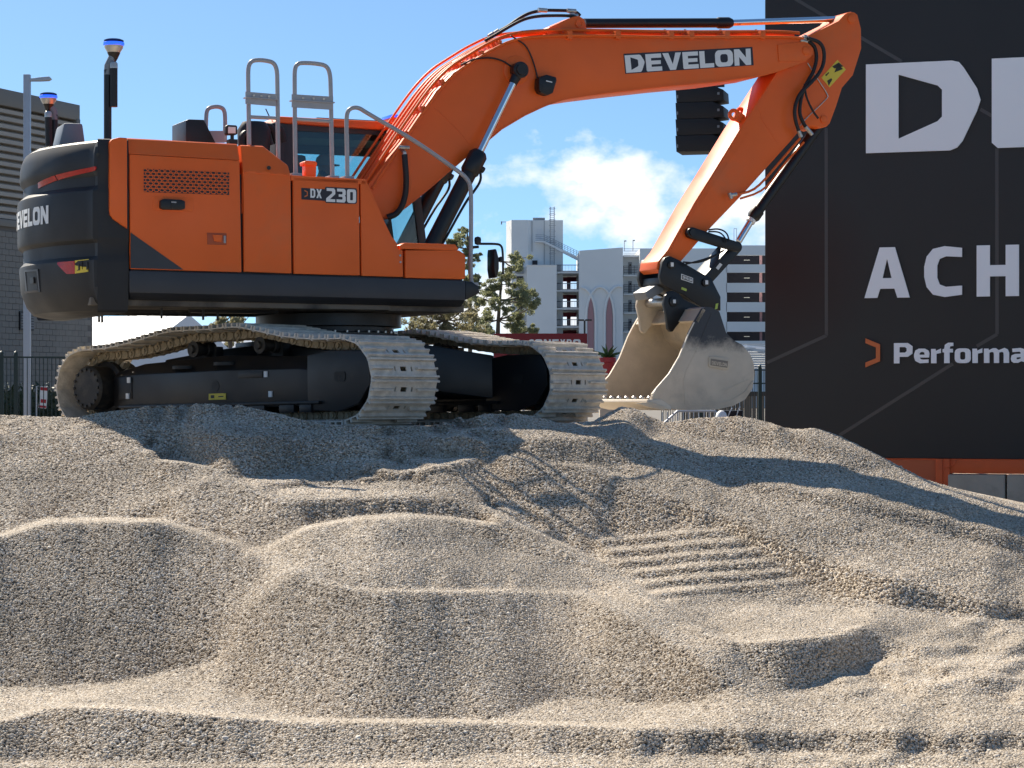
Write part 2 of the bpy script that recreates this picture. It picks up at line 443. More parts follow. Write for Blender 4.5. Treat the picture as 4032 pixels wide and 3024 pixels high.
ZTOP = np.interp(XS, [-900, 0, 400, 1100, 1300, 1700, 1900, 2190, 2440, 2620, 2950, 3200, 3500, 4032, 4950],
                 [21.6, 21.2, 20.8, 20.4, 20.1, 20.3, 21.2, 21.4, 22.8, 22.8, 22.8, 22.8, 22.3, 21.3, 20.0])
ZTOP = blur(ZTOP[None, :], 12, 0)[0]
DEL = (GY - HYP) / FPX
y0i = int(np.argmin(abs(YS - 3024)))
rows = np.clip(((YS[0] - YTOP) / 4.0), 0, len(YS) - 1)
tgt = np.log(ZTOP / ZB0)
# least-squares surface: log-distance whose change up the picture follows the face slopes and which stays smooth sideways
Gs = np.clip(G, -0.4 * DEL, 0.9); Gs = Gs * (1 - CM) + CM * (-0.80 * DEL)
PG = (4.0 / FPX) / (0.5 * (Gs[1:] + Gs[:-1]) + 0.5 * (DEL[1:] + DEL[:-1]))
yi = np.arange(len(YS))[:, None]
above = yi > rows[None, :]
WY = 1.0 / np.maximum(PG / 4.0, 2.2e-4) ** 2; WY /= np.median(WY); WY = np.clip(WY, 0.05, 14.0)
WY = np.maximum(WY, 0.45 * CM[1:])
WY = np.where(above[1:], 0.02, WY) / 16.0
lam = 0.13 / 81.0
WX = np.where(above[:, 1:], 0.02 * lam, lam) * np.ones((len(YS), len(XS) - 1))
WX = WX * np.clip((GY[:, 1:] - 1500.0) / 500.0, 0.25, 2.2)
WP = np.zeros(G.shape); TP = np.zeros(G.shape)
PRI = [(900, [1640, 1700, 1800, 1900, 2000, 2040, 2062, 2200, 2400, 2650, 2780, 2850, 3024, 3260], [20.8, 20.2, 19.1, 18.1, 17.1, 16.5, 14.9, 14.5, 14.05, 13.5, 11.7, 10.95, ZB0, 9.4]),
       (1500, [1640, 1700, 1800, 1900, 1980, 2028, 2050, 2200, 2325, 2345, 2600, 2830, 2855, 3024, 3260], [20.6, 20.1, 19.2, 18.3, 17.4, 16.5, 14.7, 13.8, 13.1, 12.95, 12.4, 11.85, 11.1, ZB0, 9.4]),
       (2300, [1640, 1700, 1800, 1900, 2000, 2110, 2200, 2350, 2600, 2850, 3024, 3260], [21.6, 20.8, 19.8, 19.1, 18.75, 18.35, 17.3, 15.0, 12.9, 11.3, ZB0, 9.4])]
PC = [np.log(np.interp(YS, yy_, zz_) / ZB0) for _, yy_, zz_ in PRI]
for k_, x_ in enumerate(XS):
    f1 = np.clip((x_ - 900) / 600, 0, 1); f2 = np.clip((x_ - 1500) / 800, 0, 1)
    TP[:, k_] = (PC[0] * (1 - f1) + PC[1] * f1) * (1 - f2) + PC[2] * f2
    WP[:, k_] = (4.0e-5 + 7e-5 * ((YS > 1850) & (YS < 2190)) * (1850 < x_ < 2450)) * np.clip((2800 - x_) / 450, 0, 1) + 1e-8
WP[y0i] = 0.5; TP[y0i] = 0.0
ri = np.round(rows).astype(int); kk = np.arange(len(XS))
WP[ri, kk] = 0.5; TP[ri, kk] = tgt
PXG = np.zeros((len(YS), len(XS) - 1))
SIDE = [(0.34, [(260, 1980), (820, 1858), (872, 1880), (480, 2052), (330, 2050)]),
        (-0.26, [(890, 1885), (1010, 1945), (1240, 2060), (1060, 2140), (900, 2100), (700, 2040)]),
        (0.42, [(950, 2260), (1095, 2175), (1160, 2235), (1010, 2470), (890, 2480)]),
        (-0.30, [(700, 2130), (930, 2170), (960, 2250), (880, 2440), (760, 2430)]),
        (-0.22, [(1190, 2260), (1400, 2335), (1500, 2600), (1200, 2700), (1040, 2480)]),
        (0.16, [(1700, 1900), (1960, 2085), (2290, 2215), (2600, 2390), (2880, 2560), (2680, 2580), (2300, 2370), (1900, 2160)]),
        (0.22, [(2900, 1900), (3300, 2000), (3900, 2180), (3900, 2330), (3300, 2190), (2800, 1990)]),
        (-0.25, [(3000, 1680), (3250, 1700), (3600, 1880), (3400, 1880), (3100, 1780)])]
gxm = np.zeros(G.shape)
for gv, pl in SIDE: gxm[poly_mask(GX, GY, pl)] = gv
gxm = blur(gxm, 2, 2)
PXF = -gxm / (FPX * np.maximum(DEL + Gs + gxm * (GX - CXP) / FPX, 0.09)) * 9.0
PXG = 0.5 * (PXF[:, 1:] + PXF[:, :-1])
WX = WX * (1 + 14 * np.abs(0.5 * (gxm[:, 1:] + gxm[:, :-1])))
def Aop(L):
    o = WP * L
    d = WY * (L[1:] - L[:-1]); o[1:] += d; o[:-1] -= d
    d = WX * (L[:, 1:] - L[:, :-1]); o[:, 1:] += d; o[:, :-1] -= d
    return o
bb = WP * TP
d = WY * PG; bb[1:] += d; bb[:-1] -= d
d = WX * PXG; bb[:, 1:] += d; bb[:, :-1] -= d
Lz = np.clip((yi - y0i) / np.maximum(rows[None, :] - y0i, 1), -0.5, 1.05) * tgt[None, :]
dia = WP.copy(); dia[1:] += WY; dia[:-1] += WY; dia[:, 1:] += WX; dia[:, :-1] += WX
res = bb - Aop(Lz); z_ = res / dia; p_ = z_.copy(); rz = (res * z_).sum()
for it in range(420):
    Ap = Aop(p_); al = rz / (p_ * Ap).sum()
    Lz += al * p_; res -= al * Ap
    z_ = res / dia; rn = (res * z_).sum(); p_ = z_ + (rn / rz) * p_; rz = rn
LZ = np.maximum.accumulate(Lz + 1e-5 * yi, 0)
ZD = ZB0 * np.exp(LZ)
def plateau(X, Y):
    p = 1.385 - 0.010 * (Y - EXC.y)
    p = np.minimum(p, 1.5)
    f = np.clip((X - 1.6) / 5.4, 0, 1); p = p * (1 - f) + 0.25 * f
    return p
YG = np.arange(8.5, 31.0, 0.028)
A = (XS - CXP) / FPX
ZA = np.zeros((len(YG), len(XS)))
for k in range(len(XS)):
    nr = int(rows[k]) + 1
    zd = ZD[:nr, k]; hz = EYE - DEL[:nr, k] * zd
    yt, zt = zd[-1], hz[-1]
    z = np.interp(YG, zd, hz)
    z = np.where(YG < zd[0], hz[0] - 0.1 * (zd[0] - YG), z)
    t = np.clip((YG - yt) / 0.55, 0, 1); t = t * t * (3 - 2 * t)
    z = np.where(YG > yt, zt * (1 - t) + np.minimum(plateau(A[k] * YG, YG), zt - 0.02 if A[k] > 0.17 else 9) * t, z)
    ZA[:, k] = z
XG = np.arange(-8.4, 8.4, 0.028)
HF = np.zeros((len(YG), len(XG)))
for j, Y in enumerate(YG):
    a = XG / Y
    HF[j] = np.interp(a, A, ZA[j])
XX, YY = np.meshgrid(XG, YG)
back = np.clip((27.2 - YY) / 3.0, 0, 1); HF = np.where(YY > 24.2, HF * back * back * (3 - 2 * back), HF)
HF = np.where(YY < 16, np.maximum(HF, 0.03), HF); HF = np.maximum(HF, -0.02)
HF = blur(HF, 0.6, 0.6)
def gz(X, Y):
    i = np.clip((np.asarray(X) - XG[0]) / 0.028, 0, len(XG) - 2); j = np.clip((np.asarray(Y) - YG[0]) / 0.028, 0, len(YG) - 2)
    i0, j0 = i.astype(int), j.astype(int); fi, fj = i - i0, j - j0
    return (HF[j0, i0] * (1 - fi) + HF[j0, i0 + 1] * fi) * (1 - fj) + (HF[j0 + 1, i0] * (1 - fi) + HF[j0 + 1, i0 + 1] * fi) * fj
def grid_mesh(name, XX, YY, ZZ, material):
    ny, nx = XX.shape
    co = np.stack([XX.ravel(), YY.ravel(), ZZ.ravel()], 1).astype(np.float32)
    i = np.arange(ny - 1)[:, None] * nx + np.arange(nx - 1)[None, :]
    q = np.stack([i, i + 1, i + nx + 1, i + nx], -1).reshape(-1, 4).astype(np.int32)
    me = bpy.data.meshes.new(name)
    me.vertices.add(len(co)); me.vertices.foreach_set('co', co.ravel())
    me.loops.add(q.size); me.loops.foreach_set('vertex_index', q.ravel())
    me.polygons.add(len(q)); me.polygons.foreach_set('loop_start', np.arange(0, q.size, 4, dtype=np.int32))
    me.polygons.foreach_set('use_smooth', np.ones(len(q), bool))
    me.update(); me.materials.append(material)
    return me

def gravel_material(name, stone):
    m = bpy.data.materials.new(name); m.use_nodes = True
    t = m.node_tree; b = t.nodes['Principled BSDF']; b.inputs['Roughness'].default_value = 0.82
    b.inputs['Specular IOR Level'].default_value = 0.25
    N = lambda k: t.nodes.new(k)
    geo = N('ShaderNodeNewGeometry'); ramp = N('ShaderNodeValToRGB')
    e = ramp.color_ramp.elements
    e[0].position = 0.0; e[0].color = (0.225, 0.180, 0.130, 1)
    e[1].position = 1.0; e[1].color = (0.76, 0.69, 0.58, 1)
    for p, c in ((0.22, (0.39, 0.32, 0.24)), (0.5, (0.50, 0.42, 0.32)), (0.78, (0.56, 0.48, 0.38)), (0.9, (0.53, 0.49, 0.44))):
        x = e.new(p); x.color = (*c, 1)
    if stone:
        oi = N('ShaderNodeObjectInfo'); t.links.new(oi.outputs['Random'], ramp.inputs[0])
        pn = N('ShaderNodeTexNoise'); pn.inputs['Scale'].default_value = 0.9; pn.inputs['Detail'].default_value = 4
        t.links.new(oi.outputs['Location'], pn.inputs['Vector'])      # drifts of paler and browner stone
        pm_ = N('ShaderNodeMapRange'); pm_.inputs['From Min'].default_value = 0.3; pm_.inputs['From Max'].default_value = 0.7; pm_.inputs['To Min'].default_value = 0.80; pm_.inputs['To Max'].default_value = 1.14
        t.links.new(pn.outputs[0], pm_.inputs['Value'])
        px_ = N('ShaderNodeMix'); px_.data_type = 'RGBA'; px_.blend_type = 'MULTIPLY'; px_.inputs['Factor'].default_value = 1
        t.links.new(ramp.outputs[0], px_.inputs['A']); t.links.new(pm_.outputs[0], px_.inputs['B'])
        t.links.new(px_.outputs['Result'], b.inputs['Base Color'])
    else:
        vo = N('ShaderNodeTexVoronoi'); vo.inputs['Scale'].default_value = 75.0
        t.links.new(geo.outputs['Position'], vo.inputs['Vector'])
        sp = N('ShaderNodeSeparateColor'); t.links.new(vo.outputs['Color'], sp.inputs[0]); t.links.new(sp.outputs[0], ramp.inputs[0])
        t.links.new(ramp.outputs[0], b.inputs['Base Color'])
        bp = N('ShaderNodeBump'); bp.invert = True; bp.inputs['Strength'].default_value = 1.0; bp.inputs['Distance'].default_value = 0.014
        t.links.new(vo.outputs['Distance'], bp.inputs['Height']); t.links.new(bp.outputs[0], b.inputs['Normal'])
    return m
M['gravel'] = gravel_material('gravel_bed', False)
M['pebble'] = gravel_material('gravel_pebbles', True)
structure(link(bpy.data.objects.new('gravel_mound', grid_mesh('gravel_mound', XX, YY, HF - 0.007, M['gravel']))))

# loose pebbles on the visible slopes, far too many to count: one object
pts = []
def scatter(n, y0, y1, marg, sz):
    Y = np.sqrt(rng.uniform(y0 * y0, y1 * y1, n))
    a = rng.uniform(-0.2245 - marg, 0.2245 + marg, n)
    X = a * Y
    return np.stack([X, Y, gz(X, Y) + 0.001, sz * rng.uniform(0.65, 1.4, n) * np.where(rng.random(n) < 0.012, rng.uniform(1.2, 1.7, n), 1.0)], 1)
P = np.concatenate([scatter(int(PEB_N * 0.62), 9.4, 15.5, 0.075, 0.0070), scatter(int(PEB_N * 0.38), 15.5, 23.4, 0.06, 0.0090)])
ok = (P[:, 2] > 0.0)
P = P[ok]
me = bpy.data.meshes.new('gravel_pebbles')
me.vertices.add(len(P)); me.vertices.foreach_set('co', P[:, :3].astype(np.float32).ravel())
at_s = me.attributes.new('psize', 'FLOAT', 'POINT'); at_s.data.foreach_set('value', P[:, 3].astype(np.float32))
me.materials.append(M['pebble'])
peb = stuff(link(bpy.data.objects.new('gravel_pebbles', me)))
ng = bpy.data.node_groups.new('pebble_scatter', 'GeometryNodeTree')
ng.interface.new_socket('Geometry', in_out='INPUT', socket_type='NodeSocketGeometry')
ng.interface.new_socket('Geometry', in_out='OUTPUT', socket_type='NodeSocketGeometry')
N = ng.nodes.new; L = ng.links.new
gi, go = N('NodeGroupInput'), N('NodeGroupOutput')
ico = N('GeometryNodeMeshIcoSphere'); ico.inputs['Radius'].default_value = 1.0; ico.inputs['Subdivisions'].default_value = 2
setm = N('GeometryNodeSetMaterial'); setm.inputs['Material'].default_value = M['pebble']
sp_ = N('GeometryNodeSetPosition'); nzn = N('ShaderNodeTexNoise'); nzn.inputs['Scale'].default_value = 1.1
vm = N('ShaderNodeVectorMath'); vm.operation = 'SUBTRACT'; vm.inputs[1].default_value = (0.5, 0.5, 0.5)
vs_ = N('ShaderNodeVectorMath'); vs_.operation = 'SCALE'; vs_.inputs['Scale'].default_value = 0.9
L(nzn.outputs['Color'], vm.inputs[0]); L(vm.outputs[0], vs_.inputs[0]); L(vs_.outputs[0], sp_.inputs['Offset'])
L(ico.outputs['Mesh'], sp_.inputs['Geometry']); L(sp_.outputs[0], setm.inputs[0])
smo = N('GeometryNodeSetShadeSmooth'); L(setm.outputs[0], smo.inputs[0])
iop = N('GeometryNodeInstanceOnPoints')
na = N('GeometryNodeInputNamedAttribute'); na.data_type = 'FLOAT'; na.inputs['Name'].default_value = 'psize'
rv = N('FunctionNodeRandomValue'); rv.data_type = 'FLOAT_VECTOR'; rv.inputs[0].default_value = (-0.5, -0.5, 0); rv.inputs[1].default_value = (0.5, 0.5, 6.283)
rs = N('FunctionNodeRandomValue'); rs.data_type = 'FLOAT_VECTOR'; rs.inputs[0].default_value = (0.75, 0.75, 0.55); rs.inputs[1].default_value = (1.3, 1.2, 0.95)
rs.inputs['Seed'].default_value = 5
mu = N('ShaderNodeVectorMath'); mu.operation = 'SCALE'
L(rs.outputs[0], mu.inputs[0]); L(na.outputs[0], mu.inputs['Scale'])
L(gi.outputs[0], iop.inputs['Points']); L(smo.outputs[0], iop.inputs['Instance'])
L(rv.outputs[0], iop.inputs['Rotation']); L(mu.outputs[0], iop.inputs['Scale'])
L(iop.outputs[0], go.inputs[0])
md = peb.modifiers.new('pebbles', 'NODES'); md.node_group = ng

# the flat ground round the heap, out to the horizon
M['lot'] = mat('sandy_asphalt', (0.16, 0.145, 0.125), 0.9, var=0.2, vscale=0.4, bump=0.3, bscale=6)
g = MB(); g.add([(-900, -40, 0), (900, -40, 0), (900, 1600, 0), (-900, 1600, 0)], [(0, 1, 2, 3)])
structure(part('ground', g, M['lot'], smooth=False, noclean=True))

# ================================================================== block lettering
def rrect(x0, y0, x1, y1, r, n=4):
    o = []
    for cx, cy, a in ((x1 - r, y1 - r, 0), (x0 + r, y1 - r, 90), (x0 + r, y0 + r, 180), (x1 - r, y0 + r, 270)):
        o += [(cx + r * math.cos(R(a + 90 * k / n)), cy + r * math.sin(R(a + 90 * k / n))) for k in range(n + 1)]
    return o
GLY = {
    'D': (1.29, [[(0, 0), (.95, 0), (1.03, .03), (1.09, .10), (1.25, .43), (1.29, .55), (1.25, .68), (1.10, .92), (1.05, .98), (.97, 1), (0, 1)],
                 [(.37, .15), (.37, .87), (.81, .73), (.86, .68), (.86, .38), (.81, .33)]]),
    'E': (1.06, [[(0, .06), (.06, 0), (1.06, 0), (1.06, .25), (.36, .25), (.36, .39), (1.0, .39), (1.0, .61), (.36, .61), (.36, .76), (1.06, .76), (1.06, 1), (0, 1)]]),
    'V': (1.26, [[(0, 1), (.40, 1), (.65, .34), (.88, 1), (1.26, 1), (.84, 0), (.44, 0)]]),
    'L': (.98, [[(0, 0), (.98, 0), (.98, .25), (.36, .25), (.36, 1), (0, 1)]]),
    'O': (1.24, [rrect(0, 0, 1.24, 1, .30), rrect(.36, .25, .88, .75, .16)]),
    'N': (1.16, [[(0, 0), (.34, 0), (.34, .52), (.80, 0), (1.16, 0), (1.16, 1), (.82, 1), (.82, .47), (.36, 1), (0, 1)]]),
    'd': (.78, [[(0, 0), (.58, 0), (.78, .18), (.78, .82), (.58, 1), (0, 1)], [(.26, .2), (.26, .8), (.46, .8), (.52, .72), (.52, .28), (.46, .2)]]),
    'X': (.86, [[(0, 0), (.29, 0), (.43, .30), (.57, 0), (.86, 0), (.59, .5), (.85, 1), (.57, 1), (.43, .70), (.29, 1), (.01, 1), (.27, .5)]]),
    '2': (.86, [[(0, 0), (.86, 0), (.86, .2), (.36, .2), (.86, .58), (.86, .86), (.74, 1), (.05, 1), (.05, .79), (.52, .79), (.56, .74), (.56, .64), (0, .24)]]),
    '3': (.86, [[(0, 0), (.74, 0), (.86, .13), (.86, .42), (.78, .5), (.86, .58), (.86, .87), (.74, 1), (.05, 1), (.05, .79), (.52, .79), (.56, .75), (.56, .63), (.52, .59), (.2, .59), (.2, .41), (.52, .41), (.56, .37), (.56, .25), (.52, .21), (0, .21)]]),
    '0': (.86, [rrect(0, 0, .86, 1, .16, 2), rrect(.30, .2, .56, .8, .05, 2)]),
    'A': (.95, [[(0, 0), (.27, 0), (.33, .18), (.63, .18), (.69, 0), (.95, 0), (.64, 1), (.32, 1)], [(.38, .39), (.57, .39), (.475, .78)]]),
    'C': (.78, [[(.78, .22), (.45, .20), (.32, .25), (.27, .38), (.27, .62), (.32, .75), (.45, .80), (.78, .78), (.78, .96), (.42, 1.0), (.18, .95), (.05, .80), (0, .6), (0, .4), (.05, .2), (.18, .05), (.42, 0), (.78, .04)]]),
    'H': (.86, [[(0, 0), (.27, 0), (.27, .39), (.59, .39), (.59, 0), (.86, 0), (.86, 1), (.59, 1), (.59, .61), (.27, .61), (.27, 1), (0, 1)]]),
    'P': (.80, [[(0, 0), (.24, 0), (.24, .32), (.60, .32), (.80, .48), (.80, .84), (.60, 1), (0, 1)], [(.24, .53), (.24, .8), (.48, .8), (.55, .73), (.55, .60), (.48, .53)]]),
    '>': (.55, [[(0, .02), (.5, .22), (.5, .78), (0, .98), (0, .82), (.36, .68), (.36, .32), (0, .18)]]),
}
# lower case, x-height 0.72
GLY['e'] = (.66, [[(.62, .02), (.25, 0), (.05, .12), (0, .3), (0, .45), (.06, .63), (.2, .72), (.46, .72), (.62, .62), (.66, .48), (.64, .28), (.24, .28), (.29, .2), (.4, .18), (.62, .19)], [(.23, .42), (.45, .42), (.44, .52), (.38, .56), (.29, .55), (.24, .5)]])
GLY['r'] = (.42, [[(0, 0), (.23, 0), (.23, .46), (.42, .5), (.42, .72), (.2, .6), (.19, .7), (0, .7)]])
GLY['f'] = (.45, [[(.07, 0), (.30, 0), (.30, .52), (.44, .52), (.44, .7), (.30, .7), (.32, .82), (.46, .84), (.46, 1.0), (.24, 1.0), (.1, .9), (.07, .7), (0, .69), (0, .53), (.07, .52)]])
GLY['o'] = (.68, [rrect(0, 0, .68, .72, .2, 3), rrect(.23, .17, .45, .55, .08, 3)])
GLY['m'] = (1.06, [[(0, 0), (.23, 0), (.23, .5), (.34, .54), (.41, .5), (.42, .4), (.42, 0), (.64, 0), (.64, .5), (.76, .54), (.82, .5), (.83, .4), (.83, 0), (1.06, 0), (1.06, .5), (1.0, .66), (.86, .73), (.62, .62), (.5, .72), (.38, .72), (.2, .62), (.19, .7), (0, .7)]])
GLY['a'] = (.64, [[(.12, 0), (.3, 0), (.44, .08), (.64, 0), (.64, .5), (.56, .67), (.4, .72), (.06, .69), (.07, .52), (.36, .54), (.41, .5), (.41, .44), (.17, .43), (.03, .36), (0, .2), (.03, .07)], [(.24, .18), (.24, .26), (.41, .28), (.41, .21), (.3, .17)]])
GLY['n'] = (.66, [[(0, 0), (.23, 0), (.23, .5), (.34, .54), (.42, .5), (.43, .4), (.43, 0), (.66, 0), (.66, .5), (.6, .66), (.46, .73), (.2, .62), (.19, .7), (0, .7)]])
def glyph_tris(ch):
    loops = GLY[ch][1]
    vs = [p for lp in loops for p in lp]
    tr = tessellate_polygon([[Vector((p[0], p[1], 0)) for p in lp] for lp in loops])
    return vs, tr, loops
def text_width(s, gap=0.12): return sum(GLY[c][0] + gap for c in s) - gap
def letters(mb, s, place, gap=0.12, thick=None):
    """place(u, v, w) -> 3-D point; u along the line in letter heights, v up, w out of the surface (0 face, 1 back)"""
    u = 0.0
    for ch in s:
        if ch == ' ': u += 0.5; continue
        vs, tr, loops = glyph_tris(ch)
        n = len(vs)
        P = [place(u + p[0], p[1], 0) for p in vs]
        fs = [tuple(t) for t in tr]
        if thick:
            P += [place(u + p[0], p[1], 1) for p in vs]
            k = 0
            for lp in loops:
                m = len(lp)
                fs += [(k + i, k + (i + 1) % m, n + k + (i + 1) % m, n + k + i) for i in range(m)]
                k += m
        mb.add(P, fs)
        u += GLY[ch][0] + gap
    return u - gap

# ================================================================== the excavator
ex = empty('excavator', EXC, TH)
tag(ex, 'large orange tracked excavator with charcoal counterweight standing on the gravel heap', 'excavator')
NP = -1.35                                   # lateral plane of the near side panels (y points away from the camera)

# ---- counterweight: plan outline offset inwards by a side profile
def cw_plan():
    pts = [(-2.43, -1.335)]
    c, r = (-0.665, 0.0), 2.46
    a0 = math.asin(1.335 / r)
    arc = [(c[0] - r * math.cos(a), r * math.sin(a)) for a in np.linspace(-a0 + 0.035, a0 - 0.035, 31)]
    xs = arc[0][0]
    pts += [(-2.52, -1.335), (xs + 0.10, -1.335), (xs + 0.045, -1.328), (xs + 0.012, -1.305)] + arc
    pts += [(xs + 0.012, 1.305), (xs + 0.045, 1.328), (xs + 0.10, 1.335), (-2.52, 1.335), (-2.43, 1.335)]
    return pts
CWP = cw_plan()
CWS = [0.0]
for p, q in zip(CWP, CWP[1:]): CWS.append(CWS[-1] + math.hypot(q[0] - p[0], q[1] - p[1]))
PROF = [(1245, .25), (1236, .15), (1206, .09), (1150, .035), (1062, .018), (1050, .02), (1034, .055), (1022, .06), (985, .055), (972, .01), (960, 0), (800, 0), (788, .008), (770, .06), (735, .062),
        (715, .03), (700, .02), (650, .03), (625, .05), (606, .075), (597, .11), (592, .30)]
def cw_z(y): return EYE + (HYP - y) / FPX * 22.05 - EXC.z
CWZ = [cw_z(y) for y, o in PROF]; CWO = [o for y, o in PROF]
def cw_point(s, z, out=0.0):
    """point on the counterweight skin at plan length s and height z"""
    o = float(np.interp(z, CWZ, CWO))
    x = float(np.interp(s, CWS, [p[0] for p in CWP])); y = float(np.interp(s, CWS, [p[1] for p in CWP]))
    e = 0.02
    dx = float(np.interp(s + e, CWS, [p[0] for p in CWP])) - float(np.interp(s - e, CWS, [p[0] for p in CWP]))
    dy = float(np.interp(s + e, CWS, [p[1] for p in CWP])) - float(np.interp(s - e, CWS, [p[1] for p in CWP]))
    l = math.hypot(dx, dy) or 1
    nx, ny = -(-dy) / l * -1, dx / l * -1          # outward
    nx, ny = dy / l, -dx / l
    if nx * (x + 0.7) + ny * y < 0: nx, ny = -nx, -ny
    side = abs(ny)
    k = o * (1 - 0.75 * max(0.0, (side - 0.55) / 0.45) if side > 0.55 else 1)
    return Vector((x + nx * (out - k), y + ny * (out - k), z))
mb = MB()
S_ = np.concatenate([np.linspace(0, CWS[5], 9)[:-1], np.linspace(CWS[5], CWS[-6], 44), np.linspace(CWS[-6], CWS[-1], 9)[1:]])
rings = [[cw_point(s, z) for s in S_] for z in CWZ]
mb.loft(rings, closed=False, caps=False)
nS = len(S_)
mb.f.append(tuple(range(nS)))
mb.f.append(tuple((len(rings) - 1) * nS + i for i in range(nS - 1, -1, -1)))
mb.f.append(tuple([k * nS for k in range(len(rings))] + [k * nS + nS - 1 for k in range(len(rings) - 1, -1, -1)]))
cw = part('counterweight', mb, M['cwgrey'], ex, angle=20)
def proj_x(v):
    w = Matrix.Rotation(TH, 3, 'Z') @ Vector(v) + EXC
    return CXP + FPX * w.x / w.y, HYP - FPX * (w.z - EYE) / w.y
SS = np.linspace(CWS[3], CWS[-1] * 0.62, 400)
def cw_from_px(x, y):
    z = cw_z(y)
    for _ in range(3):
        X = np.array([proj_x(cw_point(s, z))[0] for s in SS[::4]])
        k = int(np.argmin(abs(X - x) + (np.arange(len(X)) > int(np.argmin(X))) * 1e3)); s = SS[::4][k]
        dep = (Matrix.Rotation(TH, 3, 'Z') @ cw_point(s, z) + EXC).y
        z = EYE + (HYP - y) / FPX * dep - EXC.z
    return s, z
def cw_patch(name, quads, m, out=0.006):
    b = MB()
    for (x0, t0, b0, x1, t1, b1) in quads:
        sA, zA = cw_from_px(x0, t0); _, zB = cw_from_px(x0, b0); sC, zC = cw_from_px(x1, t1); _, zD = cw_from_px(x1, b1)
        n = 8; rows_ = []
        for k in range(n + 1):
            f = k / n; s = sA + (sC - sA) * f
            rows_.append([cw_point(s, zB + (zD - zB) * f, out), cw_point(s, zA + (zC - zA) * f, out), cw_point(s, zA + (zC - zA) * f, -0.01), cw_point(s, zB + (zD - zB) * f, -0.01)])
        b.loft(rows_)
    return part(name, b, m, cw)
cw_patch('reflector', [(381, 657, 664, 372, 655, 672), (372, 655, 672, 219, 690, 711)], M['red'])
cw_patch('reflector', [(214, 691, 712, 150, 720, 743)], M['red'])
cw_patch('reflector', [(297, 1028, 1078, 262, 1030, 1079), (262, 1030, 1079, 230, 1032, 1040)], M['red'])
wl_ = cw_patch('warning_label', [(349, 1020, 1070, 299, 1026, 1077)], M['yellow'])
cw_patch('warning_pictogram', [(345, 1032, 1062, 342, 1032, 1062), (325, 1030, 1060, 323, 1031, 1061), (313, 1040, 1064, 311, 1041, 1064), (317, 1061, 1064, 305, 1063, 1066), (338, 1046, 1050, 331, 1047, 1051)], M['black'], 0.008)
cw_patch('camera_recess', [(146, 1068, 1143, 103, 1072, 1150)], M['rubber'], 0.004)
cw_patch('camera_bezel', [(152, 1060, 1068, 99, 1064, 1072), (152, 1142, 1150, 99, 1148, 1156), (152, 1060, 1150, 147, 1060, 1150), (103, 1064, 1156, 98, 1064, 1156)], M['sill'], 0.012)
cw_patch('rear_camera', [(138, 1092, 1116, 126, 1093, 1118)], M['black'], 0.02)
# lettering wrapped round the back
sN, zN1 = cw_from_px(191, 808); _, zN0 = cw_from_px(191, 880)
lb = MB(); h_ = zN1 - zN0; tw = text_width('DEVELON', 0.10)
letters(lb, 'DEVELON', lambda u, v, w: cw_point(sN + (tw - u) * h_ * 0.80, zN0 + v * h_, 0.005), 0.10)
part('lettering', lb, M['white'], cw, smooth=False)
# bolt head on the corner and orange corner panel
mb = MB().prism(UL([(430, 560), (440, 548), (469, 541), (500, 543), (501, 901), (444, 862), (433, 845), (430, 830)], NP), NP - 0.012, NP + 0.05)
part('corner_panel', mb, M['orange'], ex, bevel=0.012)
mb = MB().cyl(U3(384, 609, -1.335), U3(384, 609, -1.37), 0.018); part('bolt', mb, M['black'], cw)

# ---- engine hood, side doors, sill
def side_panel(name, pts, m=None, t=0.05, bev=0.012, off=0.0, parent=None):
    return part(name, MB().prism(UL(pts, NP), NP + off, NP + off + t), m or M['orange'], parent or ex, bevel=bev)
d0, zsh0 = U(509, 606, NP); d1, zsh1 = U(944, 631, NP)
_, zt0 = U(505, 543, -1.27); _, zt1 = U(944, 567, -1.27)
sec = lambda d, zs, zt: [(d, NP, zs), (d, NP + 0.008, zs + 0.012), (d, -1.285, zt - 0.015), (d, -1.26, zt), (d, 0.2, zt + 0.02), (d, 1.1, zt), (d, 1.2, zt - 0.05), (d, 1.33, zs), (d, 1.33, zs - 0.5), (d, NP + 0.06, zs - 0.5), (d, NP + 0.06, zs)]
mb = MB().loft([sec(d0, zsh0, zt0), sec(d1, zsh1, zt1)])
part('engine_hood', mb, M['orange'], ex, bevel=0.01)
door = side_panel('side_door', [(510, 607), (944, 632), (952, 1072), (514, 1059)])
side_panel('door_accent', [(514, 916), (722, 1062), (514, 1056)], M['sill'], 0.012, 0.0, -0.006, door)
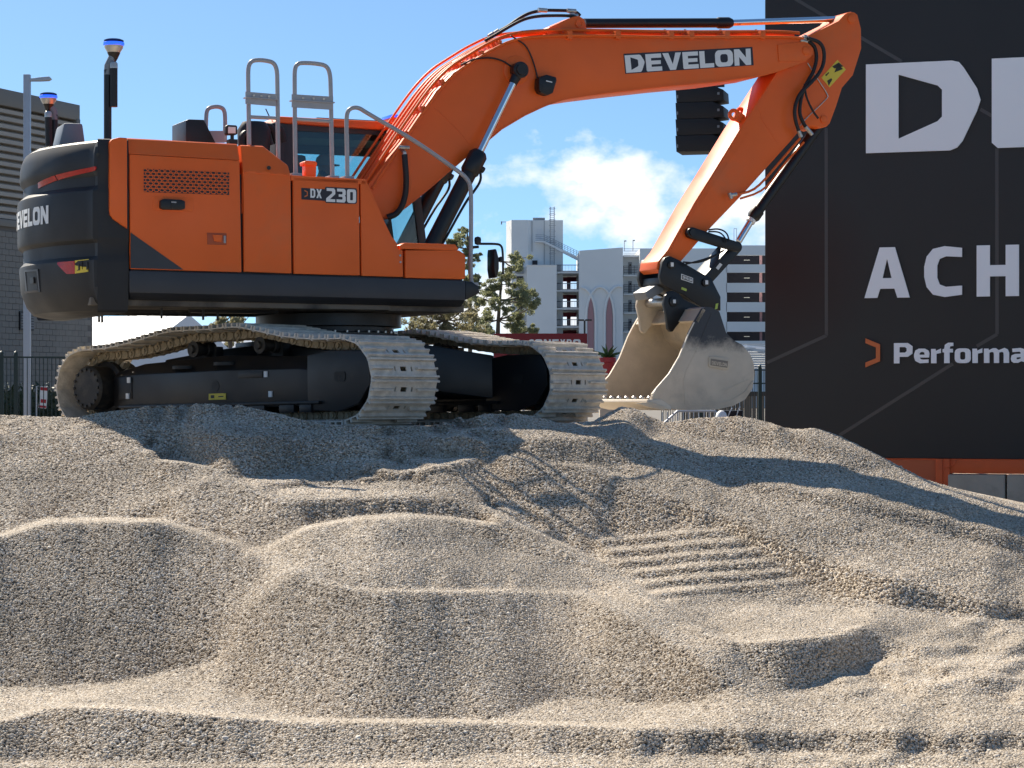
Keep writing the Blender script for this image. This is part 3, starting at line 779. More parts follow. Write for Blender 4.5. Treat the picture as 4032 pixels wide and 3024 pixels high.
# vent grille: plate with rows of holes in front of a dark void
gx0, gz0 = U(566, 668, NP); gx1, gz1 = U(902, 760, NP)
vent = MB(); ncol, nrow = 15, 7
back = part('vent_recess', MB().prism(UL([(566, 664), (902, 680), (902, 768), (566, 756)], NP), NP - 0.003, NP + 0.02), M['black'], door)
for r in range(nrow):
    for c in range(ncol):
        f = (c + (0.5 if r % 2 else 0)) / (ncol - 0.5); g = r / (nrow - 1)
        x = 570 + f * 326; y = 671 + 12 * f + g * 76
        d, z = U(x, y, NP)
        if c == 0: cell = []
        w, h = 0.0275, 0.0165
        hexo = [(d + w * k[0] * 1.02, z + h * k[1] * 1.13) for k in ((-1, 0), (-.5, 1), (.5, 1), (1, 0), (.5, -1), (-.5, -1))]
        hexi = [(d + w * 0.76 * k[0], z + h * 0.66 * k[1]) for k in ((-1, 0), (-.5, 1), (.5, 1), (1, 0), (.5, -1), (-.5, -1))]
        yy = NP - 0.009
        vs = [(p[0], yy, p[1]) for p in hexo] + [(p[0], yy, p[1]) for p in hexi]
        vs += [(p[0], yy + 0.006, p[1]) for p in hexi]
        vent.add(vs, [(i, (i + 1) % 6, 6 + (i + 1) % 6, 6 + i) for i in range(6)] + [(6 + i, 6 + (i + 1) % 6, 12 + (i + 1) % 6, 12 + i) for i in range(6)])
part('vent_grille', vent, M['orange'], door, smooth=False, noclean=True)
part('handle_recess', MB().prism(UL([(602, 776), (610, 771), (756, 778), (763, 784), (762, 828), (754, 834), (608, 829), (601, 822)], NP), NP - 0.004, NP + 0.02), M['orange'], door, bevel=0.004)
part('camera', MB().prism(UL([(626, 792), (640, 784), (710, 788), (724, 794), (724, 824), (710, 828), (640, 826), (626, 820)], NP), NP - 0.05, NP + 0.01), M['black'], door, bevel=0.01)
part('camera_lens', MB().prism(UL([(668, 788), (700, 789), (700, 822), (668, 822)], NP), NP - 0.056, NP - 0.045), M['rubber'], door, bevel=0.003)
part('latch', MB().prism(UL([(815, 916), (892, 919), (892, 965), (816, 963)], NP), NP - 0.005, NP + 0.02), mat('latch_paint', (0.42, 0.07, 0.012), 0.4), door, bevel=0.003)
part('latch_handle', MB().prism(UL([(836, 924), (874, 926), (870, 954), (842, 950)], NP), NP - 0.018, NP - 0.002), M['orange'], door, bevel=0.004)
part('latch_lock', MB().prism(UL([(880, 928), (888, 928), (888, 958), (880, 957)], NP), NP - 0.012, NP - 0.002), M['rail'], door, bevel=0.003)
# middle hood with sloped front, doors, model plate
zmid = U(950, 570, NP)[1]
def sec2(x, ys, yt):
    d, zs = U(x, ys, NP); _, zt = U(x, yt, -1.27)
    return [(d, NP, zs), (d, NP + 0.008, zs + 0.012), (d, -1.285, zt - 0.012), (d, -1.26, zt), (d, 0.15, zt), (d, 0.15, zs - 0.4), (d, NP + 0.05, zs - 0.4)]
mb = MB().loft([sec2(957, 672, 571), sec2(1046, 677, 575), sec2(1143, 686, 650)])
mh = part('service_hood', mb, M['orange'], ex, bevel=0.008)
part('bolt_hole', MB().cyl(U3(1059, 661, NP + 0.01), U3(1059, 661, NP - 0.006), 0.019), M['black'], mh)
side_panel('side_door', [(959, 679), (1145, 692), (1149, 1077), (961, 1070)])
dx = side_panel('side_door', [(1154, 695), (1414, 706), (1418, 1085), (1157, 1078)])
side_panel('front_panel', [(1419, 706), (1440, 709), (1446, 716), (1520, 883), (1542, 928), (1563, 956), (1567, 980), (1586, 984), (1588, 1091), (1424, 1086)])
for (x0, y0_, x1) in ((962, 677, 974), (1010, 680, 1034), (1064, 684, 1088), (1118, 687, 1134)):
    part('hinge', MB().prism(UL([(x0, y0_ - 2), (x1, y0_), (x1, y0_ + 4), (x0, y0_ + 2)], NP), NP - 0.010, NP + 0.01), M['orange'], mh, bevel=0.002)
fpn = [o for o in ex.children if o.name.startswith('front_panel')][0]
for (x, y) in ((1577, 1032), (1576, 1006)):
    part('bolt', MB().cyl(U3(x, y, NP + 0.01), U3(x, y, NP - 0.008), 0.011, n=10), M['rail'], fpn)
part('warning_label', MB().prism(UL([(668, 795), (688, 796), (688, 801), (668, 800)], NP), NP - 0.058, NP - 0.056), M['rail'], door)
# top shelf carrying the ladder
mb = MB(); a = U(1146, 690, NP); b = U(1442, 706, NP)
mb.add([(a[0], NP, a[1]), (b[0], NP, b[1]), (b[0], -0.30, b[1] + 0.02), (a[0], -0.30, a[1] + 0.02), (a[0], NP, a[1] - 0.05), (b[0], NP, b[1] - 0.05), (b[0], -0.30, b[1] - 0.05), (a[0], -0.30, a[1] - 0.05)],
       [(0, 1, 2, 3), (0, 4, 5, 1), (1, 5, 6, 2), (2, 6, 7, 3), (3, 7, 4, 0), (4, 7, 6, 5)])
part('tank_deck', mb, M['orange'], ex, bevel=0.006)
# plate DX230: dark backing, orange bracket, white figures
q = lambda u, v, w=0: U3(1186 + u * 220, 737 + 17 * u + v * 66, NP - 0.006 + 0.003 * w)
bk = MB().prism(UL([(1186, 740), (1279, 745), (1280, 738), (1286, 736), (1400, 742), (1406, 748), (1405, 798), (1399, 803), (1284, 799), (1279, 791), (1187, 785)], NP), NP - 0.004, NP)
plate = part('model_plate', bk, M['navy'], dx)
def line_letters(s, x0, y0, x1, y1, hpx, yl, gap, parent, m, sx=1.0, name='lettering'):
    a, b = U3(x0, y0, yl), U3(x1, y1, yl)
    wid = text_width(s, gap); e = (b - a) / wid
    top = U3(x0, y0 - hpx, yl); up = top - a
    bm_ = MB(); letters(bm_, s, lambda u, v, w: a + e * u + up * v, gap)
    return part(name, bm_, m, parent, smooth=False)
line_letters('dX', 1222, 778, 1267, 781, 36, NP - 0.008, 0.16, plate, M['white'])
line_letters('230', 1284, 794, 1402, 800, 54, NP - 0.008, 0.12, plate, M['white'])
line_letters('>', 1199, 777, 1213, 778, 30, NP - 0.008, 0.1, plate, M['bracket'])
# tool box and sill
side_panel('tool_box', [(1596, 985), (1808, 985), (1826, 997), (1833, 1006), (1833, 1094), (1827, 1100), (1596, 1094)], t=0.55, bev=0.02)
side_panel('tool_box_lid', [(1574, 966), (1594, 956), (1794, 962), (1807, 982), (1800, 986), (1578, 980)], t=0.56, bev=0.006, off=0.004)
sl = [(509, 1064), (1834, 1104), (1834, 1183), (509, 1152)]
mb = MB(); f = UL(sl, NP); lo = UL([(509, 1180), (1816, 1208)], NP + 0.12)
sec_s = lambda i, j, k: [(f[i][0], NP, f[i][1]), (f[j][0], NP, f[j][1]), (lo[k][0], NP + 0.12, lo[k][1]), (lo[k][0], 1.25, lo[k][1]), (f[j][0], 1.35, f[j][1]), (f[i][0], 1.35, f[i][1])]
mb.loft([sec_s(0, 3, 0), sec_s(1, 2, 1)])
part('side_sill', mb, M['sill'], ex, bevel=0.015)
mb = MB().prism(UL([(1834, 1106), (1860, 1110), (1887, 1129), (1889, 1154), (1834, 1182)], NP), NP + 0.002, NP + 0.35)
part('step', mb, M['black'], ex, bevel=0.01)
# core behind the panels, belly plates
c0, c1 = U(520, 700, NP)[0], U(1400, 700, NP)[0]
zl, zh = U(900, 1150, NP)[1], U(900, 640, NP)[1]
part('house_frame', MB().box(c0, c1, NP + 0.055, 1.3, zl, zh - 0.1).box(c1, U(1830, 1000, NP)[0], NP + 0.06, 1.25, zl, U(1700, 1010, NP)[1]), M['black'], ex)
pan = part('belly_plate', MB().box(c0 - 0.35, 0.2, -1.2, 1.2, lo[0][1] - 0.055, lo[0][1] + 0.02).box(0.2, 1.0, -1.15, 1.15, lo[1][1] - 0.05, lo[1][1] + 0.02), mat('bounce_tan_belly', (0.15, 0.13, 0.105), 0.7, var=0.2, vscale=3, col2=(0.05, 0.045, 0.04), mscale=2.0), ex, bevel=0.01)  # tan light bounced onto the underside is put into the base colour
for (x, y) in ((-2.0, -0.3), (-1.6, 0.5), (-2.3, 0.6), (-1.2, -0.6), (-0.9, 0.4)):
    part('belly_rib', MB().box(x - 0.45, x + 0.45, y - 0.012, y + 0.012, lo[0][1] - 0.085, lo[0][1] - 0.05), M['dustblack'], pan)
for (px_, y) in ((636, -0.9), (800, -0.7), (857, -0.6), (390, 0.4), (402, 0.5)):
    d = U(px_, 1250, y)[0]
    part('drain_pipe', MB().cyl((d, y, lo[0][1] - 0.16), (d, y, lo[0][1] - 0.03), 0.012, n=8), M['black'], pan)

# ---- handrails and ladder
def rail(name, pts, yl, r=0.021, it=2, m=None, parent=None):
    return part(name, MB().tube(chaikin(UL3(pts, yl), it), r, 10), m or M['rail'], parent or ex)
def hoop(p, yl, bars, plates):
    h = rail('ladder_hoop', p, yl)
    for (xa, ya, xb, yb) in bars:
        part('ladder_rung', MB().cyl(U3(xa, ya, yl), U3(xb, yb, yl), 0.018, n=10), M['rail'], h)
    for (xa, ya, xb, yb, hh) in plates:
        part('ladder_step', MB().prism([U(xa, ya, yl), U(xb, yb, yl), U(xb, yb + hh, yl), U(xa, ya + hh, yl)], yl - 0.03, yl - 0.022), M['rail'], h)
        part('ladder_tread', MB().prism([U(xa, ya + hh * .42, yl), U(xb + 4, yb + hh * .42, yl), U(xb + 4, yb + hh * .42 + 4, yl), U(xa, ya + hh * .42 + 4, yl)], yl - 0.05, yl + 0.05), M['rail'], h)
        for k in range(3):
            x = xa + (xb - xa) * (0.3 + 0.25 * k)
            part('ladder_bolt', MB().cyl(U3(x, ya + 14 + 2 * k, yl - 0.03), U3(x, ya + 14 + 2 * k, yl - 0.045), 0.012, n=8), M['steel'], h)
hoop([(981, 570), (979, 440), (977, 320), (977, 262), (990, 240), (1016, 236), (1046, 238), (1078, 246), (1091, 275), (1092, 330), (1094, 480), (1096, 640)], -1.2,
     [(980, 460, 1094, 466)], [(963, 362, 1084, 372, 48)])
hoop([(1164, 690), (1161, 480), (1160, 330), (1160, 270), (1172, 250), (1196, 247), (1246, 250), (1286, 258), (1300, 290), (1302, 350), (1305, 500), (1309, 700)], -1.2,
     [(1162, 469, 1304, 478)], [(1145, 372, 1308, 382, 52)])
rail('handrail', [(1368, 700), (1366, 560), (1364, 490), (1366, 440), (1385, 424), (1412, 423), (1445, 445), (1629, 551), (1790, 664), (1832, 695), (1852, 726), (1855, 770), (1855, 900), (1853, 1060), (1857, 1120)], -1.25)
for (x, y) in ((1162, 688), (1309, 698), (1368, 700), (1857, 1118)):
    d, z = U(x, y, -1.25); part('rail_foot', MB().box(d - 0.05, d + 0.05, -1.31, -1.17, z - 0.02, z + 0.012), M['rail'], ex, bevel=0.004)
rail('hood_handrail', [(811, 560), (811, 460), (816, 428), (840, 420), (864, 420), (882, 430), (887, 460), (885, 560)], -0.2)
part('rail_plate', MB().prism(UL([(820, 515), (884, 515), (884, 562), (830, 562)], -0.25), -0.25, -0.24), M['rail'], ex)
part('air_intake', MB().prism(UL([(732, 473), (745, 469), (804, 471), (852, 566), (732, 566)], -0.6), -0.6, -0.1), M['black'], ex, bevel=0.012)
wlamp = part('work_lamp', MB().prism(UL([(891, 496), (896, 491), (930, 493), (935, 498), (935, 527), (930, 531), (896, 531), (891, 526)], -0.9), -0.9, -0.83), M['rubber'], ex, bevel=0.006)
part('lamp_lens', MB().prism(UL([(898, 499), (928, 500), (928, 525), (898, 525)], -0.9), -0.904, -0.88), M['whitelamp'], wlamp, bevel=0.003)
part('lamp_bracket', MB().cyl(U3(914, 530, -0.87), U3(914, 570, -0.87), 0.018).box(U(914, 565, -.87)[0] - 0.04, U(914, 565, -.87)[0] + 0.04, -0.92, -0.82, U(914, 562, -.87)[1] - .02, U(914, 550, -.87)[1]), M['black'], wlamp)
# filler cap
fc = MB().prism(UL([(1202, 648), (1246, 650), (1245, 695), (1203, 694)], -1.0), -1.0, -0.9).prism(UL([(1197, 636), (1208, 632), (1240, 634), (1250, 640), (1248, 652), (1199, 650)], -1.02), -1.02, -0.88)
part('filler_cap', fc, M['orange'], ex, bevel=0.008)
# black hoses and air cleaner behind the ladder
mb = MB()
for k, (x, y) in enumerate(((955, 520), (985, 512), (1010, 505), (1040, 500))):
    mb.tube(chaikin(UL3([(x, 590), (x - 6 + 3 * k, y + 20), (x + 14, y), (x + 60, y - 22 + k * 4), (x + 80, y + 60)], -0.1 + 0.08 * k), 2), 0.034, 8)
mb.lathe(U3(1000, 560, 0.0), [(0.16, -0.1), (0.17, 0.12), (0.12, 0.2), (0.02, 0.21)], 14)
part('air_cleaner', mb, M['rubber'], ex)
# satellite masts and grey cover
def mast(px_pole, y_base, y_top, yl, disc, tube2, lean):
    t = part('antenna_mast', MB().cyl(U3(px_pole, y_base, yl), U3(px_pole, y_top, yl), 0.036, n=14), M['black'], ex)
    x0, y0, x1 = disc; c = U3((x0 + x1) / 2, y0, yl); r = (U(x1, y0, yl)[0] - U(x0, y0, yl)[0]) / 2
    part('antenna_neck', MB().tube([U3(px_pole, y_top + 20, yl), U3(px_pole + lean * 0.1, y_top - 14, yl), c - Vector((0, 0, r * 0.9))], 0.037, 12), M['greyplastic'], t)
    part('antenna_body', MB().lathe(c, [(0.02, -r * 1.55), (r * 0.34, -r * 1.35), (r * 0.6, -r * 0.75), (r * 0.88, -r * 0.28), (r * 0.9, 0)], 24), M['alu'], t)
    part('antenna_ring', MB().lathe(c, [(r * 0.9, -r * 0.1), (r, -r * 0.02), (r, r * 0.18), (r * 0.94, r * 0.22)], 24), M['blueled'], t)
    part('antenna_dome', MB().lathe(c, [(r * 0.95, r * 0.2), (r * 0.93, r * 0.42), (r * 0.7, r * 0.52), (0.01, r * 0.55)], 24), M['blueglass'], t)
    part('antenna_cone', MB().lathe(c, [(0.012, -r * 1.75), (r * 0.36, -r * 1.34), (r * 0.62, -r * 0.76)], 24), M['black'], t)
    xa, ya, xb, yb = tube2
    part('antenna_stick', MB().cyl(U3(xa, ya, yl - 0.05), U3(xb, yb, yl - 0.05), 0.036, n=12), M['rubber'], t)
    part('antenna_stick_cap', MB().lathe(U3(xa, ya, yl - 0.05), [(0.037, -0.01), (0.037, 0.035), (0.025, 0.05), (0.005, 0.055)], 14), M['alu'], t)
mast(424, 548, 275, -1.0, (407, 176, 489), (448, 265, 448, 421), 14)
mast(214, 575, 452, 1.0, (156, 384, 226), (190, 458, 193, 575), -10)
gc = MB(); w0, w1 = UL([(232, 572), (338, 572), (326, 485), (252, 483)], -0.1), UL([(232, 572), (338, 572), (326, 485), (252, 483)], -0.1)
gc.prism(w0, -0.1, 0.25, [(p[0] * 0.98 - 0.05, p[1] - 0.01) for p in w0])
gcov = part('exhaust_cover', gc, M['greyplastic'], ex, bevel=0.025)
mb = MB()
for k in range(5): mb.lathe(U3(150 + k * 16, 598 - k * 6, 0.75 - k * 0.12), [(0.05, -0.1), (0.05, 0.02), (0.02, 0.04)], 8)
part('harness', MB().tube(chaikin(UL3([(125, 614, .7), (150, 598, .6), (170, 596, .4), (200, 586, .2)], 0.4), 2), 0.03, 8), M['rubber'], ex)

# ---- cab
CY0, CY1 = 0.28, 1.28
cd0 = U(1084, 500, CY0)[0]; cd1 = 1.18; ct = cd1 - 0.22
zr = U(1100, 458, CY0)[1]; zr2 = U(1105, 484, CY0)[1]; zf = zl + 0.35
cab = part('cab', MB().box(cd0, cd1, CY0, CY1, zf - 0.35, zf).box(cd0, cd0 + 0.10, CY0, CY1, zf, zr2).box(cd0 + 0.1, ct, CY0 + 0.03, CY0 + 0.09, zr2 - 0.07, zr2)
           .box(cd0 + .1, ct, CY1 - 0.1, CY1 - 0.04, zr2 - 0.20, zr2), M['interior'], ex, bevel=0.012)
roof = part('cab_roof', MB().prism([(cd0 - 0.02, zr2), (ct + 0.12, zr2 - 0.03), (ct + 0.08, zr - 0.02), (ct - .2, zr + 0.0), (cd0 + 0.04, zr)], CY0 - 0.02, CY1 + 0.02), M['orange'], ex, bevel=0.02)
part('roof_hatch', MB().box(cd0 + 0.5, ct - 0.25, CY0 + 0.15, CY1 - 0.2, zr - 0.01, zr + 0.03), M['black'], roof, bevel=0.01)
bc = U3(1562, 485, 0.4)
bea = part('roof_box', MB().box(bc.x - 0.07, bc.x + 0.08, 0.35, 0.65, zr - 0.02, bc.z + 0.06), M['orange'], roof, bevel=0.01)
part('beacon_lens', MB().box(bc.x - 0.075, bc.x + 0.085, 0.345, 0.655, bc.z + 0.055, bc.z + 0.085), M['blueled'], roof, bevel=0.008)
part('roof_antenna', MB().cyl(U3(1062, 462, 0.5), U3(1046, 428, 0.5), 0.006, n=6), M['black'], roof)
for y in (CY0 + 0.02, CY1 - 0.06):
    part('cab_pillar', MB().prism([(ct - 0.02, zr2), (ct + 0.06, zr2), (cd1, zf + 0.3), (cd1, zf), (cd1 - 0.09, zf), (cd1 - 0.09, zf + 0.3)], y, y + 0.06), M['interior'], cab, bevel=0.008)
    part('cab_pillar', MB().box(cd0 + 0.1, cd0 + 0.2, y, y + 0.05, zf, zr2), M['interior'], cab, bevel=0.008)
wz0 = zf + 0.02
part('window', MB().prism([(cd0 + 0.2, zr2 - 0.07), (ct, zr2 - 0.07), (cd1 - 0.09, zf + 0.3), (cd1 - 0.09, wz0), (cd0 + 0.2, wz0)], CY0 + 0.04, CY0 + 0.046), M['darkglass'], cab)
part('window', MB().prism([(cd0 + 0.2, zr2 - 0.20), (ct + 0.1, zr2 - 0.20), (cd1 - 0.09, zf + 0.3), (cd1 - 0.09, wz0), (cd0 + 0.2, wz0)], CY1 - 0.05, CY1 - 0.044), M['glass'], cab)
part('windscreen', MB().add([(ct + 0.02, CY0 + 0.08, zr2), (ct + 0.02, CY1 - 0.08, zr2), (cd1 - 0.02, CY1 - 0.08, zf + 0.3), (cd1 - 0.02, CY0 + 0.08, zf + 0.3), (cd1 - 0.02, CY0 + 0.08, zf), (cd1 - 0.02, CY1 - 0.08, zf)], [(0, 1, 2, 3), (3, 2, 5, 4)]), M['glass'], cab, noclean=True, smooth=False)
part('sun_blind', MB().box(cd0 + 0.25, ct - 0.1, CY0 + 0.15, CY1 - 0.15, zr2 - 0.12, zr2 - 0.03), M['interior'], cab)
hd = U3(1272, 660, 0.76)
part('driver_seat', MB().box(hd.x - 0.42, hd.x - 0.26, 0.52, 1.0, zf + 0.2, hd.z + 0.1).box(hd.x - 0.4, hd.x + 0.15, 0.52, 1.0, zf + 0.1, zf + 0.28), M['interior'], cab, bevel=0.04)
part('console', MB().box(hd.x + 0.35, hd.x + 0.5, 0.4, 0.55, zf, zf + 0.75), M['interior'], cab, bevel=0.02)

# ---- boom
BN = -0.29
boom_out = [(1450, 728), (1584, 556), (1629, 490), (1720, 358), (1790, 284), (1860, 240), (1932, 192), (2023, 155), (2146, 143), (2297, 140), (2600, 146), (2758, 147), (3106, 143), (3150, 152), (3180, 166), (3197, 186), (3201, 205),
            (3192, 225), (3170, 244), (3110, 266), (3056, 285), (2997, 301), (2828, 324), (2640, 341), (2434, 364), (2320, 378), (2229, 392), (2180, 406), (2137, 424), (2069, 456), (1978, 510), (1923, 556), (1843, 614), (1770, 675), (1688, 746), (1606, 814), (1556, 852), (1530, 862), (1508, 856), (1490, 835)]
boom = part('boom', MB().prism(UL(boom_out, BN), BN, -BN), M['orange'], ex, bevel=0.008)
# raised edge weld strips
def strip(pts, w, yl, t, m, parent, name):
    b = MB(); P3 = [Vector((d, 0, z)) for d, z in UL(pts, yl)]
    L_, R_ = [], []
    for i, p in enumerate(P3):
        tdir = (P3[min(i + 1, len(P3) - 1)] - P3[max(i - 1, 0)]).normalized(); n = Vector((-tdir.z, 0, tdir.x))
        L_.append((p.x + n.x * w, p.z + n.z * w)); R_.append((p.x - n.x * w, p.z - n.z * w))
    b.loft([[(l[0], yl - t, l[1]), (r[0], yl - t, r[1]), (r[0], yl + 0.005, r[1]), (l[0], yl + 0.005, l[1])] for l, r in zip(L_, R_)])
    return part(name, b, m, parent)
strip([(1600, 815), (1688, 744), (1770, 673), (1843, 612), (1923, 552), (1978, 506), (2069, 452), (2137, 420), (2229, 388), (2434, 359), (2640, 336), (2828, 319), (2997, 295)], 0.006, BN, 0.006, M['orange'], boom, 'weld_seam')
strip([(1712, 424), (1760, 470), (1810, 520), (1850, 570)], 0.0025, BN, 0.003, M['orange'], boom, 'weld_seam')
# boom pin boss ring
bp = U3(2044, 277, BN)
part('pin_boss', MB().lathe((bp.x - 0.03, BN + 0.002, bp.z + 0.0), [(0.15, 0.0), (0.15, -0.012), (0.135, -0.018), (0.06, -0.02)], 32, 'y'), M['orange'], boom)
tp = U3(3172, 201, BN)
part('tip_pin', MB().lathe((tp.x, BN, tp.z), [(0.05, 0.0), (0.05, -0.02), (0.042, -0.026), (0.0, -0.026)], 24, 'y'), M['orange'], boom)
part('tip_bracket', MB().prism(UL([(3060, 176), (3172, 163), (3200, 190), (3200, 215), (3172, 241), (3066, 244)], BN), BN - 0.012, BN), M['orange'], boom, bevel=0.006)
# arm cylinder bracket
part('cylinder_bracket', MB().prism(UL([(2150, 146), (2162, 107), (2256, 66), (2280, 62), (2300, 75), (2310, 109), (2310, 146)], -0.14), -0.14, 0.14), M['orange'], boom, bevel=0.008)
ap = U3(2280, 93, -0.14)
part('bracket_pin', MB().lathe((ap.x, -0.14, ap.z), [(0.042, 0), (0.042, -0.014), (0.03, -0.014), (0.03, -0.006), (0.0, -0.006)], 24, 'y'), M['orange'], boom)
# name board
nb = [(2455, 212), (2962, 185), (2967, 257), (2462, 291)]
board = part('name_decal', MB().prism(UL(nb, BN), BN - 0.004, BN + 0.002), M['navy'], boom)
tlx = [(2459, 218), (2955, 191), (2958, 255), (2466, 287)]
TL, TR, BR_, BL = [U3(x, y, BN - 0.006) for x, y in tlx]
wd = text_width('DEVELON', 0.09)
bm_ = MB(); letters(bm_, 'DEVELON', lambda u, v, w: (BL * (1 - u / wd) + BR_ * (u / wd)) * (1 - v) + (TL * (1 - u / wd) + TR * (u / wd)) * v, 0.09)
part('lettering', bm_, M['white'], board, smooth=False)
# work light on the boom
bl = part('boom_light', MB().prism(UL([(2120, 306), (2150, 294), (2188, 304), (2190, 318), (2176, 366), (2156, 376), (2126, 366), (2118, 345)], BN - 0.10), BN - 0.12, BN - 0.002), M['black'], boom, bevel=0.015)
part('lamp_lens', MB().prism(UL([(2123, 328), (2140, 332), (2140, 360), (2124, 356)], BN - 0.125), BN - 0.126, BN - 0.11), M['rubber'], bl, bevel=0.004)
part('lettering', MB().prism(UL([(2150, 316), (2174, 322), (2174, 326), (2150, 320)], BN - 0.12), BN - 0.123, BN - 0.12), M['white'], bl)
def hose(name, pts, yl, r, m=None, parent=None, it=2, n=8):
    return part(name, MB().tube(chaikin(UL3(pts, yl), it), r, n), m or M['rubber'], parent or boom)
hose('cable', [(2010, 140), (2040, 158), (2070, 178), (2090, 215), (2108, 268), (2117, 312)], BN - 0.02, 0.008)
hose('cable', [(1815, 256), (1860, 234), (1915, 226), (1960, 232), (1995, 248), (2022, 270)], BN - 0.03, 0.009)
# steel pipes running up and along the boom
def pipe_run(off, yl, r):
    base = [(1462, 742), (1584, 556), (1629, 490), (1720, 358), (1790, 284), (1860, 240), (1932, 195), (2023, 152), (2146, 140), (2297, 138), (2600, 144), (2758, 145), (3080, 143), (3160, 150)]
    P3 = [Vector((d, 0, z)) for d, z in UL(base, BN)]; o = []
    for i, p in enumerate(P3):
        t = (P3[min(i + 1, len(P3) - 1)] - P3[max(i - 1, 0)]).normalized(); n = Vector((-t.z, 0, t.x))
        o.append((p.x + n.x * off, yl, p.z + n.z * off))
    return part('hydraulic_pipe', MB().tube(chaikin(o, 2), r, 8), M['orange'], boom)
for off, yl, r in ((0.065, -0.22, 0.017), (0.06, -0.10, 0.02), (0.065, 0.02, 0.02), (0.07, 0.13, 0.017), (-0.005, BN - 0.02, 0.014), (0.11, 0.20, 0.014)):
    pipe_run(off, yl, r)
for x in (2240, 2430, 2640, 2720, 2860, 3000):
    c = U3(x, 143, BN); part('pipe_clamp', MB().box(c.x - 0.03, c.x + 0.03, BN - 0.03, 0.2, c.z - 0.03, c.z + 0.055), M['orange'], boom, bevel=0.005)
    part('clamp_bolt', MB().cyl((c.x, -0.16, c.z + 0.05), (c.x, -0.16, c.z + 0.095), 0.014, n=8), M['steel'], boom)
for (x, y) in ((1600, 530), (1668, 430), (1745, 325), (1830, 254), (1900, 212), (1970, 172)):
    c = U3(x, y, BN); part('pipe_clamp', MB().box(c.x - 0.018, c.x + 0.018, BN - 0.006, 0.22, c.z - 0.03, c.z + 0.035), M['orange'], boom, bevel=0.006)
for (x, y) in ((1790, 268), (1806, 259), (1822, 250), (1838, 241), (1866, 226), (1884, 216), (1902, 206), (1930, 160), (1952, 148)):
    c = U3(x, y - 22, -0.05); part('pipe_fitting', MB().cyl(c - Vector((0.02, 0, 0.012)), c + Vector((0.03, 0, 0.02)), 0.019, n=8), M['steel'], boom)
hose('hydraulic_hose', [(1920, 150), (1960, 126), (2000, 104), (2040, 74), (2085, 50), (2140, 40), (2200, 41), (2245, 42), (2272, 48), (2284, 62)], 0.0, 0.018)
hose('hydraulic_hose', [(1910, 160), (1960, 132), (2010, 102), (2060, 76), (2110, 64), (2180, 61), (2250, 62), (2270, 68)], -0.1, 0.017)
for (x, y) in ((2250, 43), (2258, 62), (2136, 40)):
    c = U3(x, y, -0.05); part('hose_fitting', MB().cyl(c - Vector((0.05, 0, 0)), c + Vector((0.05, 0, 0)), 0.024, n=10), M['steel'], boom)
part('hydraulic_hose', MB().tube(chaikin(UL3([(1593, 610, -0.36), (1596, 650, -0.38), (1600, 700, -0.38), (1598, 760, -0.36), (1585, 810, -0.36), (1560, 845, -0.33), (1525, 856, -0.3)], 0), 2), 0.030, 10), M['rubber'], boom)
c = U3(1593, 600, -0.36); part('hose_fitting', MB().cyl(c, c - Vector((0, 0, 0.1)), 0.022, n=10).cyl(c + Vector((-0.06, 0, 0.05)), c + Vector((0.05, 0, 0.05)), 0.02, n=8).cyl(c, c + Vector((0, 0.1, 0.05)), 0.02, n=8), M['steel'], boom)

# ---- boom cylinders
def cylinder(name, base, head, eye, rb, rr, collar, parent, n=18):
    base, head, eye = Vector(base), Vector(head), Vector(eye)
    u = (head - base).normalized()
    o = part(name, MB().tube([base, head], rb, n), M['black'], parent)
    part('gland', MB().tube([head - u * collar, head - u * collar * 0.9, head - u * 0.02, head + u * 0.02], rb, n, radii=[rb * 1.02, rb * 1.2, rb * 1.2, rb * 0.85]), M['black'], o)
    part('rod', MB().tube([head, eye], rr, n), M['chrome'], o)
    return o
for yl in (-0.42, 0.42):
    eye = U3(2044, 277, -0.42); hd_ = U3(1886, 604, -0.42); bs = U3(1690, 985, -0.42)
    for v in (eye, hd_, bs): v.y = yl
    oc = cylinder('boom_cylinder', bs, hd_, eye, 0.082, 0.040, 0.24, ex)
    u = (eye - hd_).normalized()
    part('rod_eye', MB().lathe((eye.x, yl - 0.065, eye.z), [(0.0, 0), (0.075, 0), (0.085, 0.012), (0.085, 0.11), (0.075, 0.13), (0, 0.13)], 24, 'y').tube([eye - u * 0.02, eye - u * 0.16], 0.06, 14, 0.045), M['black'], oc)
    part('pin_cap', MB().lathe((eye.x + 0.0, yl - 0.085, eye.z), [(0.0, 0), (0.055, 0), (0.06, 0.01), (0.06, 0.03)], 24, 'y'), M['rubber'], oc)
    w = Vector((u.z, 0, -u.x))
    part('oil_line', MB().tube(chaikin([hd_ - u * 0.16 + w * 0.10, hd_ - u * 0.24 + w * 0.15, hd_ - u * 0.40 + w * 0.125, hd_ - u * 0.52 + w * 0.098, bs + u * 0.1 + w * 0.098], 2), 0.014, 8), M['black'], oc)
    gz_ = hd_ - u * 0.13
    part('oil_port', MB().tube([gz_ + w * 0.05, gz_ + w * 0.13], 0.035, 8), M['black'], oc, bevel=0.01)
# ---- arm cylinder along the top
cylinder('arm_cylinder', U3(2300, 92, 0.0), U3(2876, 90, 0.0), U3(3345, 74, 0.0), 0.052, 0.034, 0.17, ex)
